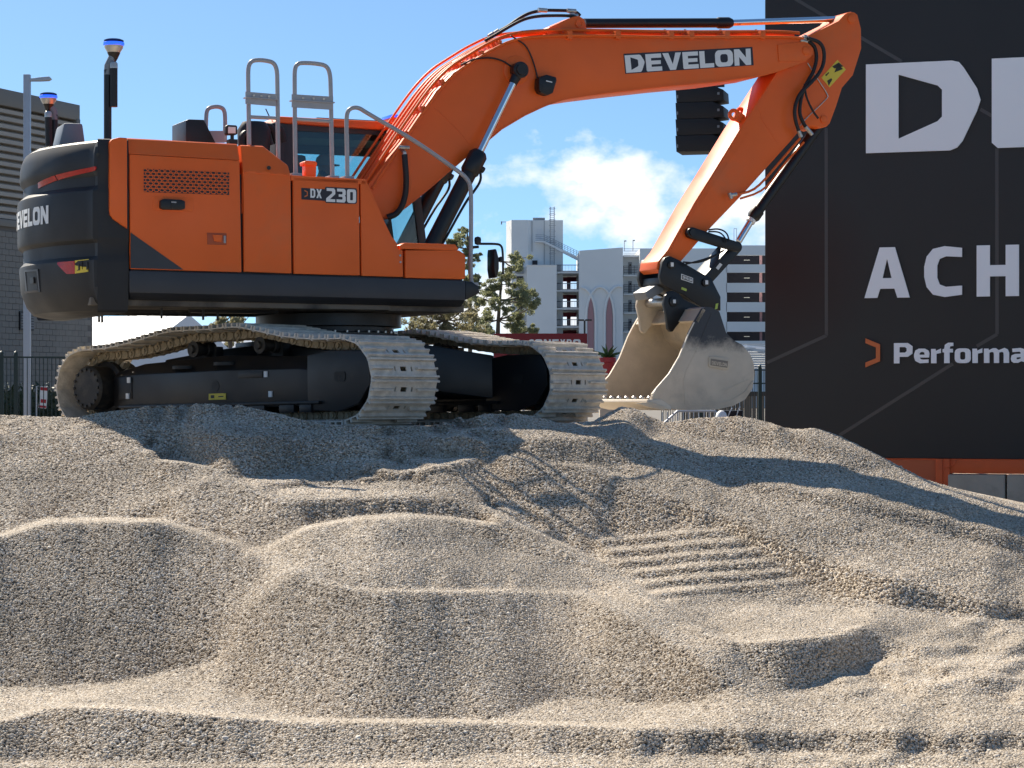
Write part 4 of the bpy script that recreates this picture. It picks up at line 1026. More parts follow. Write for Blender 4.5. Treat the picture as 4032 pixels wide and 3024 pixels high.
# ---- arm
AN = -0.205
arm_out = [(3325, 57), (3338, 49), (3352, 46), (3366, 49), (3377, 58), (3391, 114), (3392, 191), (3359, 296), (3316, 346), (3293, 419), (3268, 486), (3255, 499), (3238, 504), (3222, 498), (3165, 495), (3110, 560), (3019, 661), (2942, 747), (2892, 800), (2787, 909), (2683, 1028),
           (2640, 1062), (2602, 1076), (2585, 1060), (2590, 1030), (2628, 985), (2735, 795), (2798, 695), (2919, 498), (3028, 332), (3060, 282), (3120, 262), (3150, 200), (3183, 141), (3302, 82)]
arm = part('arm', MB().prism(UL(arm_out, AN), AN, -AN), M['orange'], ex, bevel=0.012)
strip([(2640, 985), (2745, 795), (2808, 695), (2929, 498), (3035, 335)], 0.006, AN, 0.005, M['orange'], arm, 'weld_seam')
strip([(3060, 560), (3000, 470), (2985, 400), (3020, 350), (3120, 350)], 0.004, AN, 0.003, M['orange'], arm, 'weld_seam')
for (x, y, r) in ((3352, 75, 0.05), (3243, 470, 0.045)):
    c = U3(x, y, AN); part('arm_pin', MB().lathe((c.x, AN, c.z), [(r, 0), (r, -0.014), (r * 0.8, -0.018), (0, -0.018)], 22, 'y'), M['orange'], arm)
# lifting lugs
for k, yl in enumerate((-0.09, 0.07)):
    c = U3(2890 + 26 * k, 452 - 6 * k, yl)
    part('lifting_lug', MB().tube([(c.x + 0.052 * math.cos(q), yl, c.z + 0.048 * math.sin(q)) for q in np.linspace(0, 2 * math.pi, 19)], 0.022, 8).prism([(c.x - 0.02, c.z - 0.05), (c.x + 0.03, c.z + 0.05), (c.x + 0.13, c.z + 0.0), (c.x + 0.1, c.z - 0.1)], yl - 0.018, yl + 0.018), M['orange'], arm)
# warning decal
wd_ = part('warning_decal', MB().prism(UL([(3297, 236), (3330, 274), (3266, 344), (3234, 306)], AN), AN - 0.004, AN + 0.002), M['yellow'], arm)
for poly in ([(3276, 262), (3284, 270), (3320, 262), (3302, 246)], [(3298, 250), (3318, 272), (3284, 286)], [(3256, 318), (3272, 308), (3276, 314), (3262, 338)], [(3248, 296), (3262, 284), (3264, 288), (3252, 300)]):
    part('pictogram', MB().prism(UL(poly, AN), AN - 0.006, AN), mat('decal_ink', (0.03, 0.025, 0.01), 0.5) if 'ink' not in M else M['ink'], wd_)
# hoses looping over the elbow
hp = [[(3180, 150), (3230, 165), (3248, 205), (3240, 270), (3195, 325), (3150, 365), (3128, 420), (3130, 470), (3145, 515)],
      [(3172, 160), (3205, 175), (3218, 220), (3205, 280), (3180, 320), (3160, 360), (3148, 420), (3150, 460), (3175, 505)],
      [(3168, 330), (3172, 370), (3182, 400), (3202, 440), (3222, 466)]]
for i, p in enumerate(hp): hose('hydraulic_hose', p, AN - 0.07 - 0.05 * (i == 0), 0.021 if i < 2 else 0.012, parent=arm, it=3, n=10)
for a, b in (((3140, 505), (3155, 540)), ((3172, 498), (3198, 530)), ((3160, 148), (3185, 156)), ((3150, 158), (3178, 164)), ((3165, 142), (3176, 146)), ((2870, 770), (2900, 764)), ((2872, 760), (2880, 782))):
    part('hose_fitting', MB().cyl(U3(*a, AN - 0.08), U3(*b, AN - 0.08), 0.022, n=10), M['steel'], arm)
hose('grease_line', [(3180, 248), (3215, 305), (3262, 375), (3255, 390), (3170, 470), (3150, 495)], AN - 0.012, 0.006, M['alu'], arm, 1)
hose('arm_pipe', [(3150, 545), (3060, 650), (3000, 720), (2960, 752), (2905, 765)], AN - 0.04, 0.014, M['orange'], arm, 1)
hose('arm_pipe', [(3165, 560), (3080, 655), (3030, 725), (2985, 760), (2915, 782)], AN - 0.05, 0.012, M['orange'], arm, 1)
# ---- bucket cylinder and links
bcyl = cylinder('bucket_cylinder', U3(3226, 492, 0.0), U3(2964, 858, 0.0), U3(2908, 950, 0.0), 0.062, 0.038, 0.12, ex)
part('cylinder_ring', MB().cyl(U3(2962, 862, 0), U3(2954, 874, 0), 0.052), M['white'], bcyl)
def linkbar(name, a, b, r, yl, t, m, wa=1.0, wb=1.0):
    A_, B_ = U(*a, yl), U(*b, yl); dx_, dz_ = B_[0] - A_[0], B_[1] - A_[1]; l = math.hypot(dx_, dz_); ux, uz = dx_ / l, dz_ / l
    pts_ = []
    for (c, w, s0) in ((A_, wa, 90), (B_, wb, -90)):
        ang = math.atan2(uz, ux)
        for k in range(9):
            q = ang + R(s0) + math.pi * k / 8
            pts_.append((c[0] + r * w * math.cos(q), c[1] + r * w * math.sin(q)))
    return part(name, MB().prism(pts_, yl, yl + t), m, ex, bevel=0.008)
for yl in (-0.30, 0.23):
    lk = linkbar('idler_link', (2726, 916), (2905, 972), 0.054, yl, 0.07, M['black'], 1.1, 1.0)
    if yl < 0:
        for (x, y) in ((2726, 916),): part('link_pin', MB().lathe((U(x, y, yl)[0], yl, U(x, y, yl)[1]), [(0.038, 0), (0.038, -0.02), (0, -0.02)], 18, 'y'), M['black'], lk)
pl = linkbar('push_link', (2903, 972), (2778, 1112), 0.058, -0.16, 0.32, M['black'], 1.1, 1.0)
part('sticker', MB().prism(UL([(2818, 1055), (2834, 1035), (2844, 1042), (2828, 1063)], -0.16), -0.164, -0.16), M['white'], pl)
for p in ([(2790, 905), (2830, 900), (2862, 915), (2872, 950)], [(2790, 912), (2830, 912), (2852, 930), (2862, 955)], [(2690, 1032), (2740, 1036), (2790, 1022), (2850, 985)], [(2700, 1040), (2750, 1028), (2800, 1012), (2846, 990)]):
    hose('hydraulic_hose', p, -0.33, 0.009, parent=arm, it=2)
# ---- quick coupler
KN = -0.28
cp = [(2603, 1062), (2608, 1032), (2619, 1014), (2637, 1007), (2673, 1023), (2751, 1069), (2778, 1083), (2801, 1096), (2838, 1169), (2838, 1224), (2765, 1212), (2692, 1160), (2651, 1144), (2608, 1120), (2600, 1090)]
coup = part('quick_coupler', MB().prism(UL(cp, KN), KN, KN + 0.06).prism(UL(cp, KN), -KN - 0.06, -KN).prism(UL([(2612, 1090), (2700, 1120), (2830, 1180), (2830, 1215), (2765, 1205), (2692, 1155), (2612, 1118)], KN), KN + 0.06, -KN - 0.06), M['black'], ex, bevel=0.01)
for (x, y, r) in ((2642, 1042, .045), (2778, 1112, .045)):
    c = U(x, y, KN); part('coupler_pin', MB().lathe((c[0], KN, c[1]), [(r, 0), (r, -0.02), (r * .6, -0.026), (0, -0.026)], 20, 'y'), M['rubber'], coup)
    part('pin_label', MB().box(c[0] - 0.017, c[0] + 0.017, KN - 0.029, KN - 0.024, c[1] - 0.022, c[1] + 0.022), M['white'], coup)
pq = UL([(2682, 1078), (2728, 1095), (2728, 1116), (2681, 1100)], KN)
pn = part('name_plate', MB().prism(pq, KN - 0.005, KN), M['white'], coup)
pi_ = UL([(2685, 1082), (2725, 1097), (2725, 1112), (2684, 1098)], KN)
part('plate_face', MB().prism(pi_, KN - 0.007, KN - 0.003), M['black'], pn)
a_, b_, c_ = [Vector((p[0], KN - 0.009, p[1])) for p in UL([(2687, 1096), (2723, 1109), (2687, 1086)], KN)]
bm_ = MB(); letters(bm_, 'DEVELON', lambda u, v, w: a_ + (b_ - a_) * (u / wd) + (c_ - a_) * v, 0.09)
part('lettering', bm_, M['white'], pn, smooth=False)
for pts_ in ([(2684, 1130), (2704, 1138), (2702, 1147), (2682, 1139)], [(2818, 1196), (2828, 1194), (2824, 1216), (2814, 1218)]):
    part('sticker', MB().prism(UL(pts_, KN), KN - 0.004, KN), mat('lime_vinyl', (0.5, 0.6, 0.1), 0.5), coup)
part('coupler_hook', MB().prism(UL([(2540, 1150), (2590, 1118), (2615, 1125), (2612, 1150), (2552, 1180)], -0.1), -0.1, 0.2), M['greyplastic'], coup, bevel=0.01)
cpin = U(2651, 1187, KN)
part('bucket_pin', MB().cyl((cpin[0], -0.27, cpin[1]), (cpin[0], 0.3, cpin[1]), 0.048), M['steel'], coup)

# ---- bucket
BW = 0.72
side = [(2733, 1269), (2765, 1215), (2783, 1208), (2801, 1210), (2833, 1226), (2860, 1310), (2890, 1340), (2924, 1358), (2956, 1397), (2968, 1430), (2972, 1472), (2964, 1530), (2935, 1573), (2888, 1598), (2825, 1612), (2730, 1615), (2619, 1609),
        (2567, 1585), (2568, 1551), (2584, 1530), (2635, 1472), (2676, 1402), (2711, 1313)]
sideL = UL(side, -BW)
def bucket_mat():
    m = mat('worn_bucket_side', (0.56, 0.49, 0.395), 0.6, var=0.10, vscale=5, col2=(0.38, 0.34, 0.285), mscale=2.6, mlo=0.55, mhi=0.75, bump=0.12, bscale=50)
    t = m.node_tree; b = t.nodes['Principled BSDF']; old = b.inputs['Base Color'].links[0].from_socket
    tc_ = t.nodes.new('ShaderNodeTexCoord'); sp = t.nodes.new('ShaderNodeSeparateXYZ'); t.links.new(tc_.outputs['Object'], sp.inputs[0])
    nz = t.nodes.new('ShaderNodeTexNoise'); nz.inputs['Scale'].default_value = 5.0; nz.inputs['Detail'].default_value = 7; nz.inputs['Roughness'].default_value = 0.7
    t.links.new(tc_.outputs['Object'], nz.inputs['Vector'])
    ma = t.nodes.new('ShaderNodeMath'); ma.operation = 'MULTIPLY_ADD'; ma.inputs[1].default_value = 0.42
    t.links.new(nz.outputs[0], ma.inputs[0]); t.links.new(sp.outputs[2], ma.inputs[2])
    z0 = U(2800, 1375, -BW)[1] + 0.21
    mr = t.nodes.new('ShaderNodeMapRange'); mr.inputs['From Min'].default_value = z0 - 0.05; mr.inputs['From Max'].default_value = z0 + 0.12
    t.links.new(ma.outputs[0], mr.inputs['Value'])
    mx = t.nodes.new('ShaderNodeMix'); mx.data_type = 'RGBA'; mx.inputs['B'].default_value = (0.05, 0.052, 0.056, 1)
    t.links.new(old, mx.inputs['A']); t.links.new(mr.outputs[0], mx.inputs['Factor']); t.links.new(mx.outputs['Result'], b.inputs['Base Color'])
    return m
M['bucketside'] = bucket_mat()
bucket = part('bucket', MB().prism(sideL, -BW, -BW + 0.035), M['bucketside'], ex, bevel=0.006)
part('side_plate', MB().prism(sideL, BW - 0.035, BW), M['bucket'], bucket, bevel=0.006)
# curved back, top and floor shell
shell = side[1:17]
b = MB(); inn = UL(shell, -BW); cen = (sum(p[0] for p in inn) / len(inn), sum(p[1] for p in inn) / len(inn))
ring = []
for p in inn:
    dv = Vector((cen[0] - p[0], cen[1] - p[1])).normalized() * 0.03
    ring.append([(p[0], -BW + 0.03, p[1]), (p[0], BW - 0.03, p[1]), (p[0] + dv.x, BW - 0.03, p[1] + dv.y), (p[0] + dv.x, -BW + 0.03, p[1] + dv.y)])
b.loft(ring); part('bucket_shell', b, M['bucket'], bucket)
# top plate from the ears to the mouth
t0, t1 = U(2740, 1262, -BW), U(2768, 1214, -BW)
part('top_plate', MB().add([(t0[0], -BW, t0[1]), (t1[0], -BW, t1[1]), (t1[0], BW, t1[1]), (t0[0], BW, t0[1]), (t0[0] + .03, -BW, t0[1] - 0.02), (t1[0] + .03, -BW, t1[1] - 0.02), (t1[0] + .03, BW, t1[1] - 0.02), (t0[0] + .03, BW, t0[1] - 0.02)],
     [(0, 1, 2, 3), (7, 6, 5, 4), (0, 4, 5, 1), (1, 5, 6, 2), (2, 6, 7, 3), (3, 7, 4, 0)]), M['bucket'], bucket)
# cutting edge with bolt heads
e0, e1 = U(2560, 1583, -BW), U(2640, 1612, -BW)
lip = MB().prism([(e0[0] - 0.05, e0[1] + 0.0), (e0[0] - 0.04, e0[1] + 0.028), (e0[0] + 0.12, e0[1] + 0.03), (e1[0], e1[1] + 0.03), (e1[0], e1[1] - 0.012), (e0[0] + 0.06, e0[1] - 0.05)], -BW - 0.015, BW + 0.015)
lipo = part('cutting_edge', lip, mat('worn_edge_steel', (0.62, 0.55, 0.45), 0.5, 0.2, var=0.1), bucket, bevel=0.006)
for k in range(8):
    y = -BW + 0.1 + k * (2 * BW - 0.2) / 7
    part('edge_bolt', MB().lathe((e0[0] + 0.05, y, e0[1] + 0.028), [(0.034, 0), (0.034, 0.022), (0.022, 0.035), (0, 0.036)], 8), M['steel'], lipo)
part('wear_plate', MB().prism(UL([(2500, 1588), (2560, 1582), (2612, 1598), (2620, 1608), (2612, 1616), (2560, 1606)], -BW - 0.02), -BW - 0.035, -BW), M['bucket'], bucket, bevel=0.004)
# edge rim of the mouth (bare metal)
strip([(2568, 1560), (2584, 1530), (2635, 1472), (2676, 1402), (2711, 1313), (2733, 1269)], 0.006, -BW, 0.006, mat('bare_edge', (0.70, 0.64, 0.54), 0.45, 0.2), bucket, 'mouth_rim')
strip([(2800, 1235), (2770, 1310), (2735, 1395), (2700, 1465), (2692, 1500), (2698, 1590)], 0.004, -BW, 0.004, M['bucketside'], bucket, 'side_seam')
strip([(2700, 1512), (2770, 1525), (2860, 1535), (2910, 1510), (2950, 1492)], 0.003, -BW, 0.004, M['bucketside'], bucket, 'side_seam')
strip([(2712, 1592), (2800, 1594), (2880, 1575), (2930, 1545), (2962, 1500)], 0.003, -BW, 0.004, M['bucketside'], bucket, 'side_seam')
# cast name plate on the side
npp = UL([(2790, 1406), (2796, 1402), (2868, 1414), (2872, 1420), (2868, 1452), (2862, 1456), (2792, 1446), (2788, 1440)], -BW)
npi = UL([(2796, 1412), (2864, 1422), (2861, 1448), (2795, 1438)], -BW)
nplate = part('cast_plate', MB().prism(npp, -BW - 0.014, -BW), M['bucket'], bucket, bevel=0.003)
part('plate_face', MB().prism(npi, -BW - 0.0155, -BW - 0.006), mat('cast_recess', (0.22, 0.19, 0.16), 0.7), nplate)
a2, b2, c2 = [Vector((p[0], -BW - 0.019, p[1])) for p in UL([(2799, 1435), (2859, 1444), (2799, 1421)], -BW)]
bm_ = MB(); letters(bm_, 'DEVELON', lambda u, v, w: a2 + (b2 - a2) * (u / wd) + (c2 - a2) * v, 0.09)
part('lettering', bm_, M['bucket'], nplate, smooth=False)
# ears
ear = [(2614, 1197), (2619, 1165), (2632, 1148), (2650, 1144), (2673, 1155), (2692, 1178), (2765, 1212), (2770, 1226), (2735, 1262), (2690, 1255), (2660, 1290), (2650, 1306), (2640, 1306), (2630, 1295), (2624, 1240)]
for y in (-0.33, 0.30):
    e_ = part('bucket_ear', MB().prism(UL(ear, -0.33), y, y + 0.05), M['black'] if y < 0 else M['bucket'], bucket, bevel=0.008)
    if y < 0:
        c = U(2651, 1187, -0.33); part('ear_boss', MB().lathe((c[0], y, c[1]), [(0.055, 0), (0.055, -0.02), (0.04, -0.026), (0, -0.026)], 20, 'y'), M['black'], e_)
        part('pin_label', MB().box(c[0] - 0.016, c[0] + 0.016, y - 0.029, y - 0.024, c[1] - 0.02, c[1] + 0.02), M['white'], e_)

# ---- mirror on the front rail
mrm = part('mirror_arm', MB().tube(chaikin(UL3([(1884, 960), (1950, 960), (1972, 964), (1980, 985), (1981, 1080)], -1.25), 2), 0.012, 8), M['black'], ex)
part('mirror_joint', MB().lathe(U3(1881, 945, -1.25), [(0.005, -0.05), (0.03, -0.04), (0.035, 0.0), (0.03, 0.025), (0.005, 0.035)], 12).cyl(U3(1857, 974, -1.25), U3(1884, 972, -1.25), 0.014, n=8), M['black'], mrm)
part('mirror_glass', MB().prism(UL([(1945, 980), (1952, 982), (1962, 1020), (1962, 1060), (1954, 1094), (1948, 1094), (1943, 1060), (1943, 1000)], -1.28), -1.30, -1.12), M['black'], mrm, bevel=0.008)
part('mirror_clamp', MB().lathe(U3(1972, 1022, -1.25), [(0.005, -0.03), (0.026, -0.02), (0.026, 0.02), (0.005, 0.03)], 10), M['black'], mrm)

# ---- undercarriage
BETA = R(40.34)
UR = Matrix.Rotation(-BETA - TH, 4, 'Z') @ Matrix.Rotation(-0.019, 4, 'Y') @ Matrix.Rotation(-0.003, 4, 'X')
G2, SW, LT = 2.541 / 2, 0.872, 3.717
def up(name, mb_, m, parent=ex, bevel=0.0, **kw):
    o = part(name, mb_, m, parent, bevel, **kw)
    if parent is ex: o.matrix_local = UR
    return o
up('slew_ring', MB().lathe((0, 0, 0), [(0.62, 0.86), (0.70, 0.87), (0.70, 0.93), (0.66, 0.94), (0.66, 0.99), (0.74, 1.0), (0.74, 1.12)], 48), M['black'])
ring_o = [o for o in ex.children if o.name.startswith('slew_ring')][0]
rb_ = part('ring_bolt', MB().lathe((0, 0, 0), [(0.014, 0), (0.014, 0.02), (0.008, 0.024)], 6), M['steel'], ring_o, loc=(0.69, 0, 0.93))
for k in range(1, 36):
    a = 2 * math.pi * k / 36; copy_of(rb_, ring_o, (0.69 * math.cos(a), 0.69 * math.sin(a), 0.93))
xf = MB().prismz([(-0.75, -0.6), (-0.35, -0.75), (0.35, -0.75), (0.75, -0.6), (0.75, 0.6), (0.35, 0.75), (-0.35, 0.75), (-0.75, 0.6)], 0.40, 0.86)
for sx in (-1, 1):
    for sy in (-1, 1):
        xf.loft([[(sx * 0.15, sy * 0.55, 0.38), (sx * 0.75, sy * 0.45, 0.38), (sx * 0.75, sy * 0.45, 0.84), (sx * 0.15, sy * 0.55, 0.84)],
                 [(sx * 0.45, sy * 1.06, 0.26), (sx * 1.32, sy * 1.04, 0.26), (sx * 1.32, sy * 1.04, 0.70), (sx * 0.45, sy * 1.06, 0.78)]])
up('car_body', xf, M['black'], bevel=0.012)
# track path: outer face of the shoe plates
TOPZ = [(-1.86, .81), (-1.49, .815), (-1.15, .85), (-.87, .895), (-.5, .955), (-.2, .95), (0.1, .95), (.43, .968), (.75, .91), (1.1, .842), (1.5, .805), (1.86, .80)]
path = []
hr = LT / 2
for k in range(0, 21): path.append((-hr + LT * k / 20, 0.032))
for k in range(1, 24): a = -math.pi / 2 + math.pi * k / 24; path.append((hr + 0.385 * math.cos(a), 0.417 + 0.385 * math.sin(a)))
tx = np.linspace(hr, -hr, 41)
for x in tx: path.append((x, float(np.interp(x, [p[0] for p in TOPZ], [p[1] for p in TOPZ]))))
for k in range(1, 24): a = math.pi / 2 + math.pi * k / 24; path.append((-hr + 0.39 * math.cos(a), 0.422 + 0.39 * math.sin(a)))
path = np.array(path + [path[0]]); sg = np.hypot(*np.diff(path, axis=0).T); cs_ = np.concatenate([[0], np.cumsum(sg)])
def tp_(s):
    s = s % cs_[-1]; return np.array([np.interp(s, cs_, path[:, 0]), np.interp(s, cs_, path[:, 1])])
NSH = 50; pitch = cs_[-1] / NSH
def shoe_mesh():
    b = MB(); h = pitch * 0.5; hw = SW / 2
    for (x0, x1) in ((-h, -0.022), (0.022, h - 0.004)): b.box(x0, x1, -hw, hw, -0.012, 0.0)
    for (y0, y1) in ((-hw, -0.12), (-0.10, -0.04), (0.04, 0.10), (0.12, hw)): b.box(-0.022, 0.022, y0, y1, -0.012, 0.0)
    for x in (-h + 0.014, 0.0, h - 0.022):
        pr = [(x - 0.014, 0.0), (x - 0.008, 0.034), (x + 0.008, 0.034), (x + 0.014, 0.0)]
        ends = ((-hw, hw),) if abs(x) > 0.03 else ((-hw, -0.16), (0.16, hw))
        for (y0, y1) in ends: b.prism(pr, y0, y1)
    b.prism([(h - 0.02, -0.012), (h + 0.014, -0.026), (h + 0.014, -0.018), (h - 0.015, 0.0)], -hw, hw)
    return b
def link_mesh():
    b = MB()
    for y in (-0.095, 0.095):
        b.box(-pitch * 0.5, pitch * 0.42, y - 0.018, y + 0.018, -0.10, -0.026)
        b.cyl((-pitch * 0.28, y - 0.035, -0.062), (-pitch * 0.28, y + 0.035, -0.062), 0.043, n=12)
        b.cyl((-pitch * 0.28, y - 0.05, -0.062), (-pitch * 0.28, y + 0.05, -0.062), 0.022, n=10)
        b.cyl((pitch * 0.22, y - 0.028, -0.062), (pitch * 0.22, y + 0.028, -0.062), 0.040, n=12)
    b.cyl((-pitch * 0.28, -0.1, -0.062), (-pitch * 0.28, 0.1, -0.062), 0.03, n=8)
    for y in (-0.13, 0.13):
        for x in (-0.03, 0.05): b.box(x - 0.012, x + 0.012, y - 0.012, y + 0.012, -0.03, -0.012)
    return b
shoe_me = mesh_of('track_shoe', shoe_mesh(), M['trackout'], smooth=False)
shoe_me.materials.append(M['trackin'])
link_me = mesh_of('track_link', link_mesh(), M['trackin'])
def roller_mb(r, w):
    return MB().lathe((0, 0, 0), [(0.03, -w), (r * 0.55, -w), (r * 0.6, -w * 0.8), (r * 1.15, -w * 0.78), (r * 1.15, -w * 0.62), (r, -w * 0.6), (r, -w * 0.25), (r * 0.8, -w * 0.2), (r * 0.8, w * 0.2), (r, w * 0.25), (r, w * 0.6), (r * 1.15, w * 0.62), (r * 1.15, w * 0.78), (r * 0.6, w * 0.8), (r * 0.55, w), (0.03, w)], 20, 'y')
roll_me = mesh_of('track_roller', roller_mb(0.075, 0.19), M['dustblack'])
carr_me = mesh_of('carrier_roller', roller_mb(0.07, 0.16), M['dustblack'])
for sy in (-1, 1):
    y0 = sy * G2
    fb = MB()
    # box beam with a sloping top, narrower above
    def bs_(x, w, zb, zt, zs): return [(x, y0 - w, zb), (x, y0 + w, zb), (x, y0 + w, zs), (x, y0 + w * 0.62, zt), (x, y0 - w * 0.62, zt), (x, y0 - w, zs)]
    fb.loft([bs_(-1.62, 0.20, 0.22, 0.58, 0.52), bs_(-1.2, 0.235, 0.19, 0.65, 0.54), (bs_(0, 0.24, 0.19, 0.70, 0.55)), bs_(1.1, 0.235, 0.19, 0.66, 0.54), bs_(1.42, 0.20, 0.19, 0.6, 0.5)])
    fb.box(-1.45, 1.4, y0 - 0.28, y0 + 0.28, 0.205, 0.235)
    tf = up('track_frame', fb, M['black'], bevel=0.008)
    # idler yoke guard
    gp = [(1.22, 0.15), (1.62, 0.13), (1.88, 0.20), (2.03, 0.38), (2.02, 0.56), (1.94, 0.69), (1.5, 0.70), (1.22, 0.66)]
    gd = part('idler_guard', MB().prism(gp, y0 - 0.245, y0 - 0.20).prism(gp, y0 + 0.20, y0 + 0.245), M['black'], tf, bevel=0.01)
    part('guard_slot', MB().prism(rrect(1.58, 0.41, 1.72, 0.50, 0.025, 3), y0 - 0.252, y0 - 0.235), M['dustblack'], gd)
    part('idler_wheel', MB().lathe((hr, y0, 0.417), [(0.05, -0.12), (0.22, -0.12), (0.24, -0.09), (0.285, -0.08), (0.285, -0.05), (0.25, -0.045), (0.25, 0.045), (0.285, 0.05), (0.285, 0.08), (0.24, 0.09), (0.22, 0.12), (0.05, 0.12)], 36, 'y'), M['dustblack'], tf)
    s_ = -1 if sy < 0 else 1
    fdm = MB().lathe((-hr, y0, 0.422), [(0.02, s_ * 0.36), (0.20, s_ * 0.355), (0.225, s_ * 0.33), (0.225, s_ * 0.12), (0.27, s_ * 0.10), (0.27, -s_ * 0.16), (0.18, -s_ * 0.2), (0.02, -s_ * 0.2)], 36, 'y')
    fd = part('final_drive', fdm, M['dustblack'], tf, bevel=0.0)
    bolt = part('drive_bolt', MB().lathe((0, 0, 0), [(0.016, 0), (0.016, s_ * 0.014), (0.0, s_ * 0.015)], 6, 'y'), M['dustblack'], fd, loc=(-hr + 0.185, y0 + s_ * 0.356, 0.422))
    for k in range(1, 16):
        a = 2 * math.pi * k / 16; copy_of(bolt, fd, (-hr + 0.185 * math.cos(a), y0 + s_ * 0.356, 0.422 + 0.185 * math.sin(a)))
    sp_b = MB()
    for k in range(21):
        a = 2 * math.pi * k / 21; c0_, s0_ = math.cos(a), math.sin(a); tx_, tz_ = -s0_, c0_
        for yy in (0,):
            p = [(-hr + c0_ * r + tx_ * w, 0.422 + s0_ * r + tz_ * w) for r, w in ((0.24, -0.035), (0.24, 0.035), (0.335, 0.014), (0.335, -0.014))]
            sp_b.prism(p, y0 - 0.04, y0 + 0.04)
    part('sprocket', sp_b, M['trackin'], tf)
    for x in (-0.5, 0.45):
        z = float(np.interp(x, [p[0] for p in TOPZ], [p[1] for p in TOPZ])) - 0.105 - 0.075
        o = link(bpy.data.objects.new('carrier_roller', carr_me), tf); o.location = (x, y0, z)
        part('roller_bracket', MB().box(x - 0.07, x + 0.09, y0 + 0.10, y0 + 0.2, 0.5, z + 0.03).box(x - 0.05, x + 0.05, y0 - 0.03, y0 + 0.15, z - 0.03, z + 0.03), M['dustblack'], tf, bevel=0.01)
    for k in range(8):
        o = link(bpy.data.objects.new('track_roller', roll_me), tf); o.location = (-1.4 + k * 0.37, y0, 0.032 + 0.10 + 0.08)
    for (x, w) in ((0.55, 0.10), (0.95, 0.10), (1.2, 0.08), (-0.2, 0.1)):
        part('roller_bracket', MB().box(x - w, x + w, y0 - 0.26, y0 - 0.2, 0.13, 0.21), M['black'], tf, bevel=0.01)
    if sy < 0:
        part('beam_hole', MB().cyl((-0.05, y0 - 0.243, 0.40), (-0.05, y0 - 0.235, 0.40), 0.055), M['rubber'], tf)
        part('warning_label', MB().box(-0.14, 0.10, y0 - 0.248, y0 - 0.238, 0.27, 0.33), M['yellow'], tf)
        part('label_print', MB().box(-0.11, -0.06, y0 - 0.25, y0 - 0.247, 0.285, 0.315).box(0.0, 0.07, y0 - 0.25, y0 - 0.247, 0.295, 0.305), M['black'], tf)
        for (x, z) in ((0.66, 0.50), (0.72, 0.31), (-1.33, 0.49), (-1.35, 0.33)): part('sticker', MB().box(x - 0.022, x + 0.022, y0 - 0.25, y0 - 0.22, z - 0.028, z + 0.028), M['white'], tf)
        for (x, z) in ((-0.55, 0.6), (0.05, 0.62)):
            part('beam_slot', MB().lathe((x, y0 - 0.18, z), [(0.13, -0.02), (0.13, 0.012), (0.01, 0.014)], 20), M['rubber'], tf)
        part('cover_plate', MB().box(0.28, 0.62, y0 - 0.25, y0 - 0.235, 0.47, 0.53), M['black'], tf, bevel=0.004)
        part('cover_plate', MB().box(-1.5, -1.3, y0 - 0.235, y0 - 0.22, 0.30, 0.52), M['black'], tf, bevel=0.004)
    for k in range(NSH):
        s = (k + (0.35 if sy < 0 else 0.8)) * pitch
        a, b_ = tp_(s - pitch / 2), tp_(s + pitch / 2); c_ = (a + b_) / 2
        ang = math.atan2(b_[1] - a[1], b_[0] - a[0])
        # local +x backwards along travel so that +z points outwards
        rot = Euler((0, -(ang + math.pi), 0))
        for nm, me_ in (('track_shoe', shoe_me), ('track_link', link_me)):
            o = link(bpy.data.objects.new(nm, me_), tf); o.location = (c_[0], y0, c_[1]); o.rotation_euler = rot

# ---- the operator in the cab (sits on the seat, a thing of its own)
def skin_person(name, joints, edges, m, loc, rotz):
    me_ = bpy.data.meshes.new(name)
    me_.from_pydata([j[0] for j in joints], edges, [])
    o = link(bpy.data.objects.new(name, me_)); o.location = loc; o.rotation_euler = (0, 0, rotz)
    md_ = o.modifiers.new('skin', 'SKIN'); sv = me_.skin_vertices[0].data
    for i, j in enumerate(joints): sv[i].radius = j[1]; sv[i].use_root = (i == 0)
    s2 = o.modifiers.new('sub', 'SUBSURF'); s2.levels = 2; s2.render_levels = 2
    me_.materials.append(m)
    return o
hw_ = Matrix.Rotation(TH, 3, 'Z') @ hd + EXC
J = [((0, 0, -0.62), (.15, .17)), ((0, 0, -0.42), (.13, .17)), ((0.0, 0, -0.24), (.10, .17)), ((0.01, 0, -0.15), (.055, .06)), ((0.02, 0, -0.05), (.075, .07)), ((0.03, 0, 0.04), (.085, .075)), ((0.02, 0, 0.1), (.06, .055)),
     ((0.0, -0.2, -0.25), (.055, .055)), ((0.08, -0.25, -0.48), (.045, .045)), ((0.32, -0.2, -0.52), (.035, .035)), ((0.0, 0.2, -0.25), (.055, .055)), ((0.08, 0.25, -0.48), (.045, .045)), ((0.32, 0.2, -0.52), (.035, .035)),
     ((0.40, -0.12, -0.66), (.085, .085)), ((0.45, -0.12, -0.98), (.055, .055)), ((0.40, 0.12, -0.66), (.085, .085)), ((0.45, 0.12, -0.98), (.055, .055))]
Ed = [(0, 1), (1, 2), (2, 3), (3, 4), (4, 5), (5, 6), (2, 7), (7, 8), (8, 9), (2, 10), (10, 11), (11, 12), (0, 13), (13, 14), (0, 15), (15, 16)]
op = skin_person('person', J, Ed, M['shirt'], hw_, TH)
tag(op, 'operator in a dark shirt and grey cap seated inside the excavator cab', 'person')
part('face', MB().lathe((0.035, 0, 0), [(0.03, -0.11), (0.065, -0.075), (0.088, -0.01), (0.088, 0.04), (0.07, 0.09)], 14), M['skin'], op)
